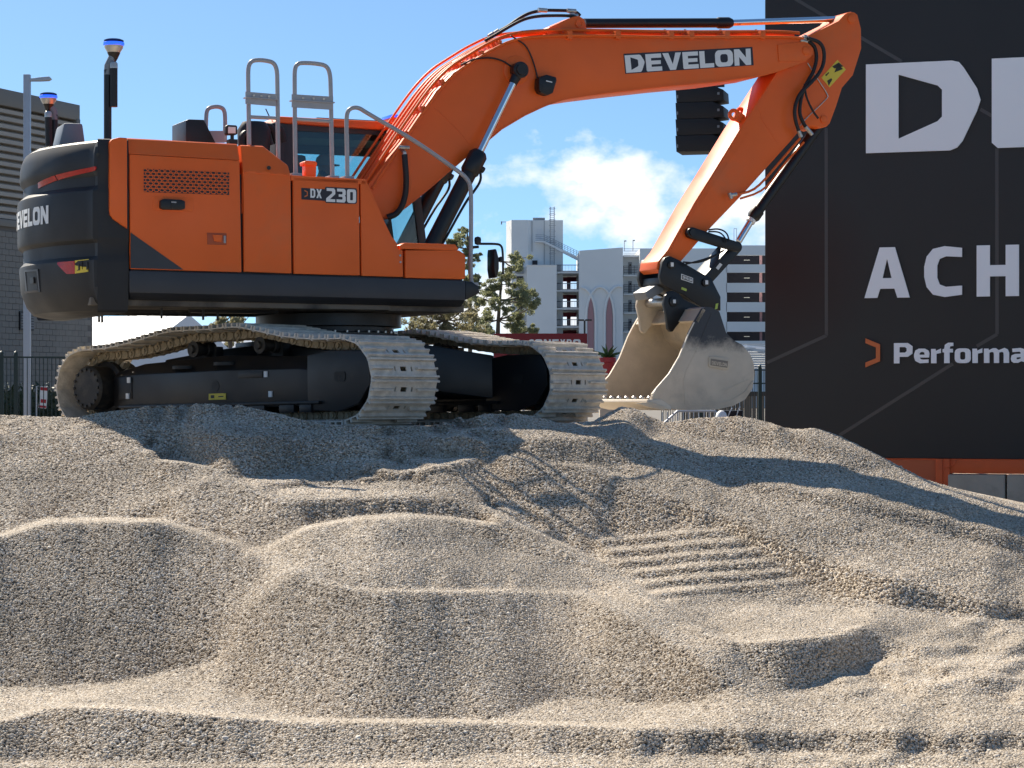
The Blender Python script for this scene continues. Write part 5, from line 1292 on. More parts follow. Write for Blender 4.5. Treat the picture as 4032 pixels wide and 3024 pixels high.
part('cap', MB().lathe((0.02, 0, 0.03), [(0.098, -0.01), (0.1, 0.03), (0.088, 0.075), (0.055, 0.105), (0.005, 0.112)], 18).prismz([(0.1, -0.075), (0.16, -0.06), (0.185, 0), (0.16, 0.06), (0.1, 0.075)], 0.024, 0.034), M['cap'], op)

# ================================================================== billboard with its steel base and concrete blocks
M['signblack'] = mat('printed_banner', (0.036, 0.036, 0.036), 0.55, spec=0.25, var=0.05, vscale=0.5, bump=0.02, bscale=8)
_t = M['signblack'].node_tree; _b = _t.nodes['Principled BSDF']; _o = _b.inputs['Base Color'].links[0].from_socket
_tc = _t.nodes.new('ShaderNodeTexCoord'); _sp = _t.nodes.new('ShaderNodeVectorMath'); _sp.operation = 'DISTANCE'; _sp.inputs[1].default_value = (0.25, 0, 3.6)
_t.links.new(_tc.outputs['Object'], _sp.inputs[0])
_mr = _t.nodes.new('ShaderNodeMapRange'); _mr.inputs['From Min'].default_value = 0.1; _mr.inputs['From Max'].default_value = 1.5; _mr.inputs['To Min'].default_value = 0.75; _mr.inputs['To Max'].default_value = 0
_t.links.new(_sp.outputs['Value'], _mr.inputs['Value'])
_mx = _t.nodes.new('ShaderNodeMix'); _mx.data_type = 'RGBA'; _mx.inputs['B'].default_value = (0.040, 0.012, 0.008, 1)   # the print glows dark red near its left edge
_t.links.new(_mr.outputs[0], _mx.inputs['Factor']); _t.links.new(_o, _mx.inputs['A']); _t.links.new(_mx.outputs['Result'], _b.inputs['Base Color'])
M['signline'] = mat('printed_line', (0.062, 0.060, 0.058), 0.45)
M['signwhite'] = mat('white_letters', (0.88, 0.89, 0.91), 0.5)
M['beam'] = mat('orange_steel_beam', (0.66, 0.10, 0.016), 0.5, var=0.08, vscale=3)
M['concrete'] = mat('cast_concrete', (0.46, 0.40, 0.31), 0.85, var=0.16, vscale=2.5, col2=(0.34, 0.29, 0.22), mscale=3, mlo=0.5, mhi=0.72, bump=0.25, bscale=14)
BD = Vector((math.cos(R(18.5)), -math.sin(R(18.5)), 0)); BN_ = Vector((-BD.y, BD.x, 0))    # along the board, and away from the camera
BO = at(3012, 1560, 34.2); BO.z = 0
def bpx(x, y):               # pixel -> (along, up) on the board's face
    a, b = (x - CXP) / FPX, (HYP - y) / FPX
    s = (BO.x * BN_.x + BO.y * BN_.y) / (a * BN_.x + BN_.y)
    return ((a * s - BO.x) * BD.x + (s - BO.y) * BD.y, EYE + b * s)
BZ = math.atan2(BD.y, BD.x)
bill = empty('billboard', BO, BZ)
tag(bill, 'huge black billboard with white DE, ACH and Performance lettering beside the excavator bucket', 'billboard')
btop = bpx(3003, -260)[1]; bbot = bpx(3950, 1807)[1]; blen = 9.5
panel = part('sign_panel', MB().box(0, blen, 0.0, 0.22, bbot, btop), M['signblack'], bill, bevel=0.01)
def bline(pts, w=0.024):
    b = MB(); P2 = [bpx(*p) for p in pts]
    for p, q in zip(P2, P2[1:]):
        dx_, dz_ = q[0] - p[0], q[1] - p[1]; l = math.hypot(dx_, dz_); nx, nz = -dz_ / l * w, dx_ / l * w
        b.prism([(p[0] + nx, p[1] + nz), (q[0] + nx, q[1] + nz), (q[0] - nx, q[1] - nz), (p[0] - nx, p[1] - nz)], -0.002, 0.003)
    part('printed_line', b, M['signline'], panel, smooth=False)
bline([(3130, -5), (3550, 242)]); bline([(3860, 430), (3905, 456)]); bline([(3253, 504), (3254, 1321), (3020, 1428)]); bline([(3925, 585), (3926, 1316), (3846, 1363)]); bline([(3752, 1432), (3305, 1714)])
def bletters(s, x0, y0, x1, y1, hpx, gap, m, name='letter', t=0.03):
    a = bpx(x0, y0); b = bpx(x1, y1); tp2 = bpx(x0, y0 - hpx)
    h = tp2[1] - a[1]; wdt = text_width(s, gap); u0 = 0.0
    for ch in s:
        mb_ = MB(); letters(mb_, ch, lambda u, v, w: (a[0] + (u0 + u) / wdt * (b[0] - a[0]), -0.003 - t * (1 - w), a[1] + v * h), gap, True)
        part(name, mb_, m, panel, smooth=False)
        u0 += GLY[ch][0] + gap
bletters('D', 3411, 604, 3862, 590, 349, 0.1, M['signwhite'])
bletters('E', 3906, 584, 4320, 572, 352, 0.1, M['signwhite'])
bletters('ACH', 3405, 1174, 4013, 1165, 198, 0.30, M['signwhite'])
bletters('>', 3409, 1449, 3472, 1449, 119, 0.1, M['bracket'])
bletters('Performan', 3521, 1431, 4110, 1430, 80, 0.07, M['signwhite'])
beam = part('base_beam', MB().box(-0.3, blen, 0.02, 0.35, bpx(3950, 1866)[1], bbot - 0.002), M['beam'], bill, bevel=0.01)
for x in (bpx(3713, 1850)[0], bpx(3713, 1850)[0] + 4.2, 0.1):
    part('base_post', MB().box(x - 0.1, x + 0.1, -0.03, 0.3, 0, bbot - 0.004).box(x - 0.1, x + 0.0, -0.06, -0.03, 0, bbot - 0.004), M['beam'], bill, bevel=0.008)
part('base_panel', MB().box(bpx(3490, 1850)[0], bpx(3690, 1850)[0], -0.01, 0.02, 0.0, bbot - 0.03), mat('orange_sheet', (0.50, 0.11, 0.035), 0.6), bill)
part('cable', MB().tube(chaikin([(bpx(3725, 1842)[0], -0.05, bpx(3725, 1842)[1]), (bpx(3755, 1834)[0], -0.06, bpx(3755, 1834)[1]), (bpx(3772, 1808)[0], -0.05, bpx(3772, 1808)[1])], 2), 0.008, 6), M['beam'], bill)
for k in range(3):
    part('brace', MB().tube([(1.5 + 3.2 * k, 0.25, btop * 0.7), (1.5 + 3.2 * k, 2.6, 0.05)], 0.05, 8), M['beam'], bill)
# concrete ballast blocks under the beam
bx0 = bpx(3728, 1880)[0]
for k, lab in enumerate(('square cast concrete ballast block touching the orange upright of the billboard base', 'square cast concrete ballast block second from the orange upright of the billboard base')):
    o = part('ballast_block', MB().box(-0.41, 0.41, -0.3, 0.45, 0.0, bpx(3950, 1869)[1] - 0.003), M['concrete'], None, bevel=0.025)
    o.location = BO + BD * (bx0 + 0.43 + k * 0.845) + BN_ * 0.25; o.rotation_euler = (0, 0, BZ)
    tag(o, lab, 'concrete block', 'ballast blocks under the billboard')
# speaker column hung from an outrigger of the billboard
spk = empty('speaker_array', at(2764, 345, 36.5), R(-14))
tag(spk, 'black hanging column of four stacked loudspeakers under the excavator boom', 'speaker')
S36 = 36.5 / FPX
hh = 63 * S36
for k in range(4):
    zt = -k * (hh + 0.006); w = 72 * S36
    prof = [(-w * 1.32, zt), (w * 0.72, zt), (w * 1.3, zt - hh * 0.30), (w * 1.34, zt - hh * 0.92), (w * 0.74, zt - hh), (-w * 1.27, zt - hh)]
    bx = part('speaker_box', MB().prism(prof, -0.25, 0.3), mat('speaker_black', (0.006, 0.006, 0.007), 0.6) if k == 0 else bpy.data.materials['speaker_black'], spk, bevel=0.003)
    part('rigging_hole', MB().box(w * 0.98, w * 1.1, -0.256, -0.24, zt - hh * 0.6, zt - hh * 0.45), M['greyplastic'], bx)
    part('maker_mark', MB().box(-w * 1.25, -w * 1.17, -0.253, -0.245, zt - hh * 0.75, zt - hh * 0.55), M['greyplastic'], bx)
part('rigging_bar', MB().box(-0.32, 0.36, -0.03, 0.03, 0.0, 0.06).box(-0.05, 0.05, -0.03, 0.03, 0.05, 0.5), M['black'], spk)
av = BO + BN_ * 0.1; sv_ = Vector(spk.location)
part('outrigger', MB().tube([(-0.3, 0, 0.45), (3.2, 0.2, 0.45)], 0.06, 8).tube([(0.4, 0, 0.12), (3.2, 0.2, 0.45)], 0.035, 8), M['black'], spk)

# ================================================================== left: block building, fence, lamp post, hedge, sign
M['cmu'] = mat('split_face_block', (0.26, 0.24, 0.21), 0.9, var=0.14, vscale=1.3, bump=0.3, bscale=22)
M['mortar'] = mat('mortar', (0.17, 0.155, 0.14), 0.95)
M['siding'] = mat('tan_metal_siding', (0.40, 0.35, 0.29), 0.5, var=0.08, vscale=0.8)
M['trim'] = mat('tan_metal_trim', (0.20, 0.175, 0.145), 0.5)
WD = Vector((math.cos(R(68)), math.sin(R(68)), 0)); WN = Vector((WD.y, -WD.x, 0))
WO = at(296, 1560, 80); WO.z = 0
bld = empty('block_building', WO, math.atan2(WD.y, WD.x))     # local x recedes along the wall, y points into the building
tag(bld, 'grey concrete block building with tan louvred metal siding on its upper half', 'building')
ztop = EYE + (1560 - 413) / FPX * 80; zc = EYE + (1560 - 912) / FPX * 80
part('wall', MB().box(-8, 1.15, 0.03, 8, 0, zc).box(-8, 0.0, 0.3, 8, zc, ztop - 0.1), M['mortar'], bld)
part('parapet', MB().box(-8, 0.12, -0.12, 0.5, ztop - 0.55, ztop), M['trim'], bld, bevel=0.02)
part('corner_trim', MB().box(-0.12, 0.12, -0.14, 0.3, zc, ztop - 0.5), M['trim'], bld, bevel=0.02)
part('ledge', MB().box(-8, 1.2, -0.1, 0.3, zc - 0.12, zc + 0.12), M['trim'], bld, bevel=0.02)
nsl = 15; sh = (ztop - 0.55 - zc - 0.12) / nsl
sl_me = mesh_of('siding_slat', MB().prism([(0, 0)] * 0 or [(-8, 0.0), (-0.12, 0.0), (-0.12, 0.01), (-8, 0.01)], 0, 0.01), M['siding'])
slm = MB(); slm.loft([[(-8, 0.26, 0), (-8, -0.02, 0.03), (-8, -0.02, sh * 0.62), (-8, 0.2, sh * 1.02)], [(-0.12, 0.26, 0), (-0.12, -0.02, 0.03), (-0.12, -0.02, sh * 0.62), (-0.12, 0.2, sh * 1.02)]])
sl_me = mesh_of('siding_slat', slm, M['siding'])
for k in range(nsl):
    o = link(bpy.data.objects.new('siding_slat', sl_me), bld); o.location = (0, 0, zc + 0.12 + k * sh)
blk_me = mesh_of('concrete_block', MB().box(0.006, 0.394, 0, 0.06, 0.006, 0.194), M['cmu'], bevel=0.008, seg=1)
cells = []
for r in range(int(zc / 0.2) - 1):
    for c in range(-13, 3):
        x = c * 0.4 + (0.2 if r % 2 else 0)
        if x > 0.78: continue
        w = WO + WD * (x + 0.2); px_ = CXP + FPX * w.x / w.y; py_ = HYP - FPX * (r * 0.2 + 0.1 - EYE) / w.y
        vis = -40 < px_ < 360 and py_ < 1640
        cells.append((not vis, abs(px_ - 60) > 150 and 700 < py_ < 1180, w.y, x, r * 0.2))
cells.sort()
for i, (nv, _, _, x, z) in enumerate(cells[:300]):
    o = link(bpy.data.objects.new('concrete_block', blk_me), bld); o.location = (x, 0, z)
rest = MB()
for (nv, _, _, x, z) in cells[300:]: rest.box(x + 0.006, x + 0.394, 0, 0.06, z + 0.006, z + 0.194)
if rest.v: stuff(part('concrete_blocks_rest', rest, M['cmu'], bld, smooth=False))
lv = bpx
def wpx(x, y):
    a, b = (x - CXP) / FPX, (HYP - y) / FPX; n = WN
    s = (WO.x * n.x + WO.y * n.y) / (a * n.x + n.y)
    return ((a * s - WO.x) * WD.x + (s - WO.y) * WD.y, EYE + b * s)
v0, v1 = wpx(74, 1300), wpx(128, 1240)
vent_ = part('wall_vent', MB().box(v0[0], v1[0], -0.05, 0.03, v0[1], v1[1] + 0.1), M['black'], bld)
for k in range(6):
    z = v0[1] + 0.06 + k * (v1[1] - v0[1]) / 6
    part('vent_louvre', MB().box(v0[0] + 0.02, v1[0] - 0.02, -0.09, -0.04, z, z + 0.06), mat('vent_grey', (0.2, 0.2, 0.2), 0.6) if k == 0 else bpy.data.materials['vent_grey'], vent_)

M['fence'] = mat('dark_green_fence_paint', (0.012, 0.028, 0.022), 0.45)
def fence(p0, p1, zt, npick, posts, label, rails, r=0.009):
    p0, p1 = Vector(p0), Vector(p1); d = p1 - p0; L_ = d.length
    f_ = empty('picket_fence', (p0.x, p0.y, 0), math.atan2(d.y, d.x)); tag(f_, label, 'fence')
    pk = mesh_of('picket', MB().box(-r, r, -r, r, 0.08, zt - 0.02), M['fence'], smooth=False)
    for k in range(npick):
        o = link(bpy.data.objects.new('picket', pk), f_); o.location = (L_ * (k + 0.5) / npick, 0, 0)
    for z in rails: part('rail', MB().box(0, L_, -0.02, 0.02, z - 0.018, z + 0.018), M['fence'], f_)
    pm = mesh_of('post', MB().box(-0.045, 0.045, -0.045, 0.045, 0, zt + 0.06).lathe((0, 0, zt + 0.06), [(0.05, 0), (0.045, 0.05), (0.01, 0.08)], 8), M['fence'])
    for x in posts:
        o = link(bpy.data.objects.new('post', pm), f_); o.location = (x, 0, 0)
    return f_
fl0 = at(-160, 1560, 49); fl1 = at(420, 1560, 49.5)
zt_ = EYE + (1560 - 1406) / FPX * 49
fence(fl0, fl1, zt_, 36, ((58 + 160) / FPX * 49, (3 + 160) / FPX * 49, (380 + 160) / FPX * 49), 'dark green picket fence in front of the grey block building', (zt_ - 0.0, 1.55 - 0.45, 0.25))
fr0 = at(2600, 1560, 60); fr1 = at(3120, 1560, 60)
zt2 = EYE + (1560 - 1457) / FPX * 60
fence(fr0, fr1, zt2, 58, ((2992 - 2600) / FPX * 60, (2760 - 2600) / FPX * 60), 'dark picket fence between the bucket and the billboard', (zt2, zt2 - 0.35, 0.3), 0.008)
# timber screen beyond the right fence
M['timber'] = mat('brown_timber', (0.20, 0.15, 0.11), 0.85, var=0.2, vscale=2)
ts = empty('timber_screen', at(2820, 1560, 66)); ts.location.z = 0; tag(ts, 'brown upright board screen behind the dark fence beside the billboard', 'screen')
zt3 = EYE + (1560 - 1546) / FPX * 66
bdm = mesh_of('board', MB().box(0.008, 0.112, 0, 0.03, 0.02, zt3), M['timber'], smooth=False)
for k in range(22):
    o = link(bpy.data.objects.new('board', bdm), ts); o.location = (k * 0.12 - 1.0, 0.02 * (k % 2), 0)
part('rail', MB().box(-1.0, 1.65, -0.05, 0.0, 0.7, 0.85).box(-1.0, 1.65, -0.06, -0.01, zt3 - 0.1, zt3 + 0.03), mat('dark_timber', (0.07, 0.05, 0.04), 0.8), ts)
# hedge behind the left fence
M['leafdark'] = mat('dark_leaves', (0.018, 0.035, 0.014), 0.6)
def leaf_mat(name, col, tr):
    m = mat(name, col, 0.7, var=0.4, vscale=1.1); t = m.node_tree; b = t.nodes['Principled BSDF']
    tl = t.nodes.new('ShaderNodeBsdfTranslucent'); mx = t.nodes.new('ShaderNodeMixShader'); mx.inputs[0].default_value = 0.45
    tl.inputs[0].default_value = (*tr, 1); o = t.nodes['Material Output']
    t.links.new(b.outputs[0], mx.inputs[1]); t.links.new(tl.outputs[0], mx.inputs[2]); t.links.new(mx.outputs[0], o.inputs[0])
    return m
M['pine'] = leaf_mat('pine_needles', (0.24, 0.26, 0.15), (0.32, 0.33, 0.16))
M['pine2'] = leaf_mat('dusty_pine_needles', (0.26, 0.25, 0.15), (0.34, 0.30, 0.16))
M['bark'] = mat('bark', (0.11, 0.085, 0.065), 0.9)
def leaf_cloud(b, c, rad, n, size, seed):
    r_ = np.random.default_rng(seed)
    for _ in range(n):
        v = r_.normal(size=3); v /= np.linalg.norm(v); v *= r_.uniform(0.25, 1) ** 0.6
        p = Vector((c[0] + v[0] * rad[0], c[1] + v[1] * rad[1], c[2] + v[2] * rad[2]))
        a = Vector(r_.normal(size=3)).normalized(); bb_ = a.orthogonal().normalized()
        s = size * r_.uniform(0.6, 1.4)
        b.add([p - a * s, p + bb_ * s * 0.32, p + a * s, p - bb_ * s * 0.32], [(0, 1, 2, 3)])
    return b
hb = MB(); hx0, hx1 = at(-120, 1560, 55).x, at(460, 1560, 55).x
for k in range(16): leaf_cloud(hb, (hx0 + (hx1 - hx0) * k / 15, 55, 1.1), (0.35, 0.4, 0.95), 420, 0.07, 50 + k)
hed = empty('hedge', (0, 0, 0)); hed.location = (0, 55, 0)
for i in range(len(hb.v)): hb.v[i] = (hb.v[i][0], hb.v[i][1] - 55, hb.v[i][2])
part('foliage', hb, M['leafdark'], hed, smooth=False, noclean=True)
part('inner_branches', MB().box(hx0 - 0.2, hx1 + 0.2, -0.12, 0.12, 0, 1.8), M['leafdark'], hed)
tag(hed, 'dark clipped hedge behind the green picket fence', 'hedge')
# lamp post
M['galv'] = mat('galvanised_steel', (0.42, 0.44, 0.48), 0.45, 0.2, var=0.06, vscale=3)
lp = empty('street_lamp', at(107, 1560, 52.5)); lp.location.z = 0
tag(lp, 'tall grey square lamp post with one short arm behind the green fence', 'street lamp')
zl_ = EYE + (1560 - 294) / FPX * 52.5
part('pole', MB().box(-0.075, 0.075, -0.075, 0.075, 0.35, zl_), M['galv'], lp, bevel=0.01)
part('lamp_head', MB().prism([(0.07, zl_ - 0.1), (0.3, zl_ - 0.07), (0.52, zl_ - 0.05), (0.56, zl_ - 0.10), (0.5, zl_ - 0.14), (0.3, zl_ - 0.15), (0.07, zl_ - 0.15)], -0.09, 0.09), M['galv'], lp, bevel=0.01)
part('footing', MB().lathe((0, 0, 0), [(0.28, 0), (0.28, 0.48), (0.22, 0.52), (0, 0.52)], 20), M['concrete'], lp)
# small red and white sign
sg_ = empty('notice_board', at(141, 1560, 51)); sg_.location.z = 0; tag(sg_, 'small red and white notice board at the foot of the lamp post', 'sign')
zs0, zs1 = EYE + (1560 - 1606) / FPX * 51, EYE + (1560 - 1520) / FPX * 51
part('board', MB().box(-0.085, 0.085, 0, 0.02, zs0, zs1), M['white'], sg_, rot=(0, 0.1, 0))
part('print', MB().box(-0.08, 0.08, -0.004, 0, zs1 - 0.09, zs1 - 0.02).box(-0.05, 0.07, -0.004, 0, zs0 + 0.12, zs0 + 0.2).box(-0.08, 0.08, -0.004, 0, zs0 + 0.01, zs0 + 0.06), mat('sign_red', (0.45, 0.02, 0.03), 0.5), sg_, rot=(0, 0.1, 0))
part('post', MB().box(-0.02, 0.02, 0.02, 0.05, 0, zs1), M['galv'], sg_)

# ================================================================== white tents
M['tent'] = mat('white_tent_fabric', (0.82, 0.83, 0.84), 0.6, var=0.04, vscale=0.7, bump=0.05, bscale=2)
def gable_tent(name, pts, label):
    t_ = empty(name, (pts['c'][0], pts['c'][1], 0), pts['rot']); tag(t_, label, 'tent')
    L_, Wd_, he, hr_ = pts['L'], pts['W'], pts['he'], pts['hr']
    for s in (-1, 1):
        b = MB(); b.loft([[(-L_ / 2, s * Wd_ / 2, he), (-L_ / 2, 0, hr_), (-L_ / 2, 0, hr_ + 0.05), (-L_ / 2, s * (Wd_ / 2 + .1), he + 0.05)], [(L_ / 2, s * Wd_ / 2, he), (L_ / 2, 0, hr_), (L_ / 2, 0, hr_ + 0.05), (L_ / 2, s * (Wd_ / 2 + .1), he + 0.05)]])
        ro = part('roof', b, M['tent'], t_, smooth=False)
        for k in range(int(L_ / 1.2)):
            x = -L_ / 2 + 0.6 + k * 1.2
            part('roof_seam', MB().tube([(x, s * Wd_ / 2, he + 0.055), (x, 0, hr_ + 0.055)], 0.02, 5), M['tent'], ro)
        part('wall', MB().box(-L_ / 2, L_ / 2, s * Wd_ / 2 - 0.02, s * Wd_ / 2 + 0.02, 0, he), M['tent'], t_)
    for x in (-L_ / 2, L_ / 2):
        b = MB(); b.add([(x, -Wd_ / 2, 0), (x, Wd_ / 2, 0), (x, Wd_ / 2, he), (x, 0, hr_), (x, -Wd_ / 2, he)], [(0, 1, 2, 3, 4)])
        part('gable', b, M['tent'], t_, smooth=False)
    return t_
pc = at(520, 1560, 105)
gable_tent('marquee_tent', dict(c=(pc.x - 1.0, 106), rot=R(-32), L=9.0, W=8.0, he=3.2, hr=5.35), 'white gabled marquee tent beyond the block building')
pc = at(985, 1560, 150)
gable_tent('marquee_tent', dict(c=(pc.x, 150), rot=R(20), L=10.0, W=8.0, he=3.0, hr=5.6), 'distant white tent seen under the excavator house')
# ribbed white roof on the right
sh_ = empty('pavilion', at(3010, 1560, 84)); sh_.location.z = 0; tag(sh_, 'white pavilion with a ribbed sloping roof behind the dark fence', 'pavilion')
za, zb_ = EYE + (1560 - 1352) / FPX * 84, EYE + (1560 - 1458) / FPX * 84
rb_me = mesh_of('roof_rib', MB().box(-2.6, 2.6, -0.03, 0.03, 0, 0.03), M['tent'], smooth=False)
hx = [-1.35, 2.6]
roofb = MB(); roofb.loft([[(-3.2, -0.5, zb_), (3.2, -0.5, zb_), (3.2, -0.45, zb_ + 0.03), (-3.2, -0.45, zb_ + 0.03)], [(-1.3, 2.5, za), (2.6, 2.5, za - 0.9), (2.6, 2.55, za - 0.87), (-1.3, 2.55, za + 0.03)]])
ro_ = part('roof', roofb, M['tent'], sh_, smooth=False)
for k in range(11):
    f_ = (k + 0.5) / 11; zz = zb_ + 0.04 + f_ * (za - zb_); yy = -0.5 + 3.0 * f_
    x0 = -3.2 + 1.9 * f_; x1 = 3.2 - 0.6 * f_
    part('roof_rib', MB().box(x0, x1, yy - 0.06, yy + 0.06, zz - 0.07 * 0, zz + 0.05), mat('seam_shadow_grey', (0.4, 0.42, 0.44), 0.6) if k == 0 else bpy.data.materials['seam_shadow_grey'], ro_)
part('hip', MB().tube([(-1.35, 2.5, za + 0.05), (2.6, 0.2, zb_ + 0.5)], 0.05, 6), M['tent'], ro_)
for x in (-3.0, 3.0): part('post', MB().box(x - 0.06, x + 0.06, -0.5, -0.38, 0, zb_), M['tent'], sh_)

# ================================================================== parking garage, far behind
GZ = 350.0
M['gwhite'] = mat('garage_white', (0.80, 0.82, 0.81), 0.85, var=0.05, vscale=0.15, bump=0.05, bscale=1.5)
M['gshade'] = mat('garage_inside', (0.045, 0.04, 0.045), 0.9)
M['gred'] = mat('garage_column', (0.16, 0.03, 0.045), 0.8)
M['gpink'] = mat('garage_pink', (0.42, 0.24, 0.25), 0.85)
M['gmetal'] = mat('garage_metal', (0.30, 0.32, 0.34), 0.6)
gar = empty('parking_garage', (0, GZ, 0)); tag(gar, 'white multi-storey parking garage with stair tower and pink pointed arches', 'building')
def gx(x, dy=0): return (x - CXP) / FPX * (GZ + dy)
def gzv(y, dy=0): return EYE + (HYP - y) / FPX * (GZ + dy)
def gbox(name, x0, x1, y0, y1, d0, d1, m, parent=gar):
    return part(name, MB().box(gx(x0, d0), gx(x1, d0), d0, d1, max(gzv(y0, d0), 0), gzv(y1, d0)), m, parent, smooth=False)
# stair tower with a slanted lit flank
tw_ = MB().prismz([(gx(1993), 3.5), (gx(2014), 0), (gx(2078), 0), (gx(2094), 0.5), (gx(2217), 0.5), (gx(2217), 9), (gx(1993), 9)], 0, gzv(866))
tower = part('stair_tower', tw_, M['gwhite'], gar, smooth=False)
part('tower_cap', MB().box(gx(2098), gx(2146), 1, 5, gzv(866), gzv(855)), M['gmetal'], tower)
for (a, b) in ((1017, 1078), (1088, 1143), (1160, 1214), (1230, 1268), (1300, 1340)):
    part('opening', MB().box(gx(2034), gx(2060), -0.15, 0.2, gzv(b), gzv(a)), M['gshade'], tower)
    part('balcony', MB().box(gx(2032), gx(2062), -0.5, -0.2, gzv(b), gzv(b - 26)), M['gmetal'], tower)
part('window', MB().box(gx(2096), gx(2116), 0.3, 0.6, gzv(1045), gzv(1025)), M['gshade'], tower)
part('door', MB().box(gx(2114), gx(2132), 0.4, 0.6, gzv(945), gzv(900)), mat('pale_door', (0.72, 0.74, 0.75), 0.6), tower)
for x in (2095, 2143): part('downpipe', MB().cyl((gx(x), 0.35, gzv(1040 if x > 2100 else 990)), (gx(x), 0.35, gzv(868)), 0.05, n=6), M['gmetal'], tower)
gbox('annex_wall', 2075, 2192, 1700, 1046, -4, 0, M['gwhite'])
part('annex_coping', MB().box(gx(2074, -4), gx(2193, -4), -4.1, 0, gzv(1047, -4), gzv(1043, -4)), M['white'], gar)
# outside stair
part('stair_landing', MB().box(gx(2108), gx(2143), -1.2, 0.6, gzv(956), gzv(950)), M['gwhite'], gar)
part('stair_flight', MB().prism([(gx(2142), gzv(950)), (gx(2142), gzv(958)), (gx(2282), gzv(1030)), (gx(2282), gzv(1018))], -1.2, 0.3), M['gwhite'], gar)
rb = MB()
for k in range(4):
    rb.tube([(gx(2108), -1.2, gzv(948 - 7 * k)), (gx(2142), -1.2, gzv(948 - 7 * k)), (gx(2282), -1.2, gzv(1016 - 7 * k))], 0.03, 4)
for k in range(13): rb.tube([(gx(2142 + k * 11.6), -1.2, gzv(948 + k * 5.7)), (gx(2142 + k * 11.6), -1.2, gzv(926 + k * 5.7))], 0.03, 4)
part('stair_railing', rb, M['gmetal'], gar)
lad = MB()
for x in (2166, 2182): lad.tube([(gx(x), -0.6, gzv(1045)), (gx(x), -0.6, gzv(815))], 0.06, 4)
for k in range(30): lad.tube([(gx(2166), -0.6, gzv(1040 - k * 7.6)), (gx(2182), -0.6, gzv(1040 - k * 7.6))], 0.03, 4)
for k in range(9):
    z = gzv(1000 - k * 22); lad.tube([(gx(2162), -0.6, z), (gx(2162), -1.3, z), (gx(2186), -1.3, z), (gx(2186), -0.6, z)], 0.035, 4)
part('caged_ladder', lad, M['gmetal'], gar)
# open decks left of the arches
for i, y in enumerate((1069, 1141, 1212, 1284, 1356)):
    gbox('deck_slab', 2190, 2283, y + 7, y, -2, 14, M['gwhite'])
    part('deck_railing', MB().box(gx(2190, -2), gx(2282, -2), -2, -1.9, gzv(y, -2), gzv(y - 3, -2)).box(gx(2190, -2), gx(2282, -2), -2, -1.9, gzv(y - 27, -2), gzv(y - 24, -2)).box(gx(2190, -2), gx(2208, -2), -2, -1.9, gzv(y, -2), gzv(y - 27, -2)), M['gmetal'], gar)
    rb = MB()
    for k in range(16): x = gx(2192 + k * 5.8, -2); rb.box(x - 0.02, x + 0.02, -1.98, -1.92, gzv(y, -2), gzv(y - 26, -2))
    part('deck_pickets', rb, M['gmetal'], gar)
    if i: part('back_wall', MB().box(gx(2192), gx(2216), 9, 9.4, gzv(y), gzv(y - 66)).box(gx(2232, 9), gx(2247, 9), 9, 10, gzv(y), gzv(y - 66)).box(gx(2192, 9), gx(2283, 9), 9.5, 10, gzv(y - 45), gzv(y - 66)), M['gred'], gar)
# arch pylon
pyl = part('pylon_wall', MB().prism([(gx(2281, -5), 0), (gx(2453, -5), 0), (gx(2453, -5), gzv(974, -5)), (gx(2281, -5), gzv(987, -5))], -5, 10), M['gwhite'], gar, smooth=False)
def lancet(xc, w, yap, off):
    return [(gx(xc - w, off), 0), (gx(xc + w, off), 0), (gx(xc + w, off), gzv(yap + 75, off)), (gx(xc + w * 0.6, off), gzv(yap + 28, off)), (gx(xc, off), gzv(yap, off)), (gx(xc - w * 0.6, off), gzv(yap + 28, off)), (gx(xc - w, off), gzv(yap + 75, off))]
for xc in (2326, 2399): part('pink_panel', MB().prism(lancet(xc, 12, 1168, -5.2), -5.3, -4.9), M['gpink'], pyl, smooth=False)
def arch(x0, x1, ytop, ybot, k0=0, k1=12):
    xc, w = (x0 + x1) / 2, (x1 - x0) / 2; pts_ = []
    if k0 == 0: pts_.append((gx(x0, -5), -5.2, 0.0))
    for k in range(k0, k1 + 1):
        a = math.pi - math.pi * k / 12; pts_.append((gx(xc + w * math.cos(a), -5), -5.2, gzv(ybot - (ybot - ytop) * math.sin(a), -5)))
    if k1 == 12: pts_.append((gx(x1, -5), -5.2, 0.0))
    return part('arch_rib', MB().tube(pts_, 0.20, 8), M['gwhite'], pyl)
arch(2308, 2418, 1130, 1250); arch(2233, 2345, 1132, 1252, 6, 12); arch(2381, 2490, 1127, 1248, 0, 7)
# stair shaft with landings
gbox('shaft_back', 2453, 2520, 1700, 1010, -2.6, -2.2, M['gwhite'])
for y in (1082, 1156, 1230, 1304):
    gbox('landing', 2455, 2519, y + 6, y, -4, 2, M['gwhite'])
    rb = MB()
    for k in range(5): rb.box(gx(2456, -4), gx(2518, -4), -4, -3.93, gzv(y - 8 - k * 6.4, -4), gzv(y - 9.6 - k * 6.4, -4))
    for k in range(4): x = gx(2456 + k * 20.6, -4); rb.box(x - 0.03, x + 0.03, -4.02, -3.93, gzv(y, -4), gzv(y - 36, -4))
    part('landing_railing', rb, M['gshade'], gar)
    part('stair_door', MB().box(gx(2470), gx(2484), -2.75, -2.6, gzv(y), gzv(y - 46)), M['gmetal'], gar); part('door_pane', MB().box(gx(2475), gx(2481), -2.85, -2.7, gzv(y - 30), gzv(y - 38)), M['gshade'], gar)
rb = MB()
for k in range(5): rb.box(gx(2455, -4), gx(2519, -4), -4, -3.93, gzv(1004 - k * 6, -4), gzv(1002.4 - k * 6, -4))
part('roof_railing', rb, M['gmetal'], gar); gbox('landing', 2455, 2519, 1012, 1005, -4, 2, M['gwhite'])
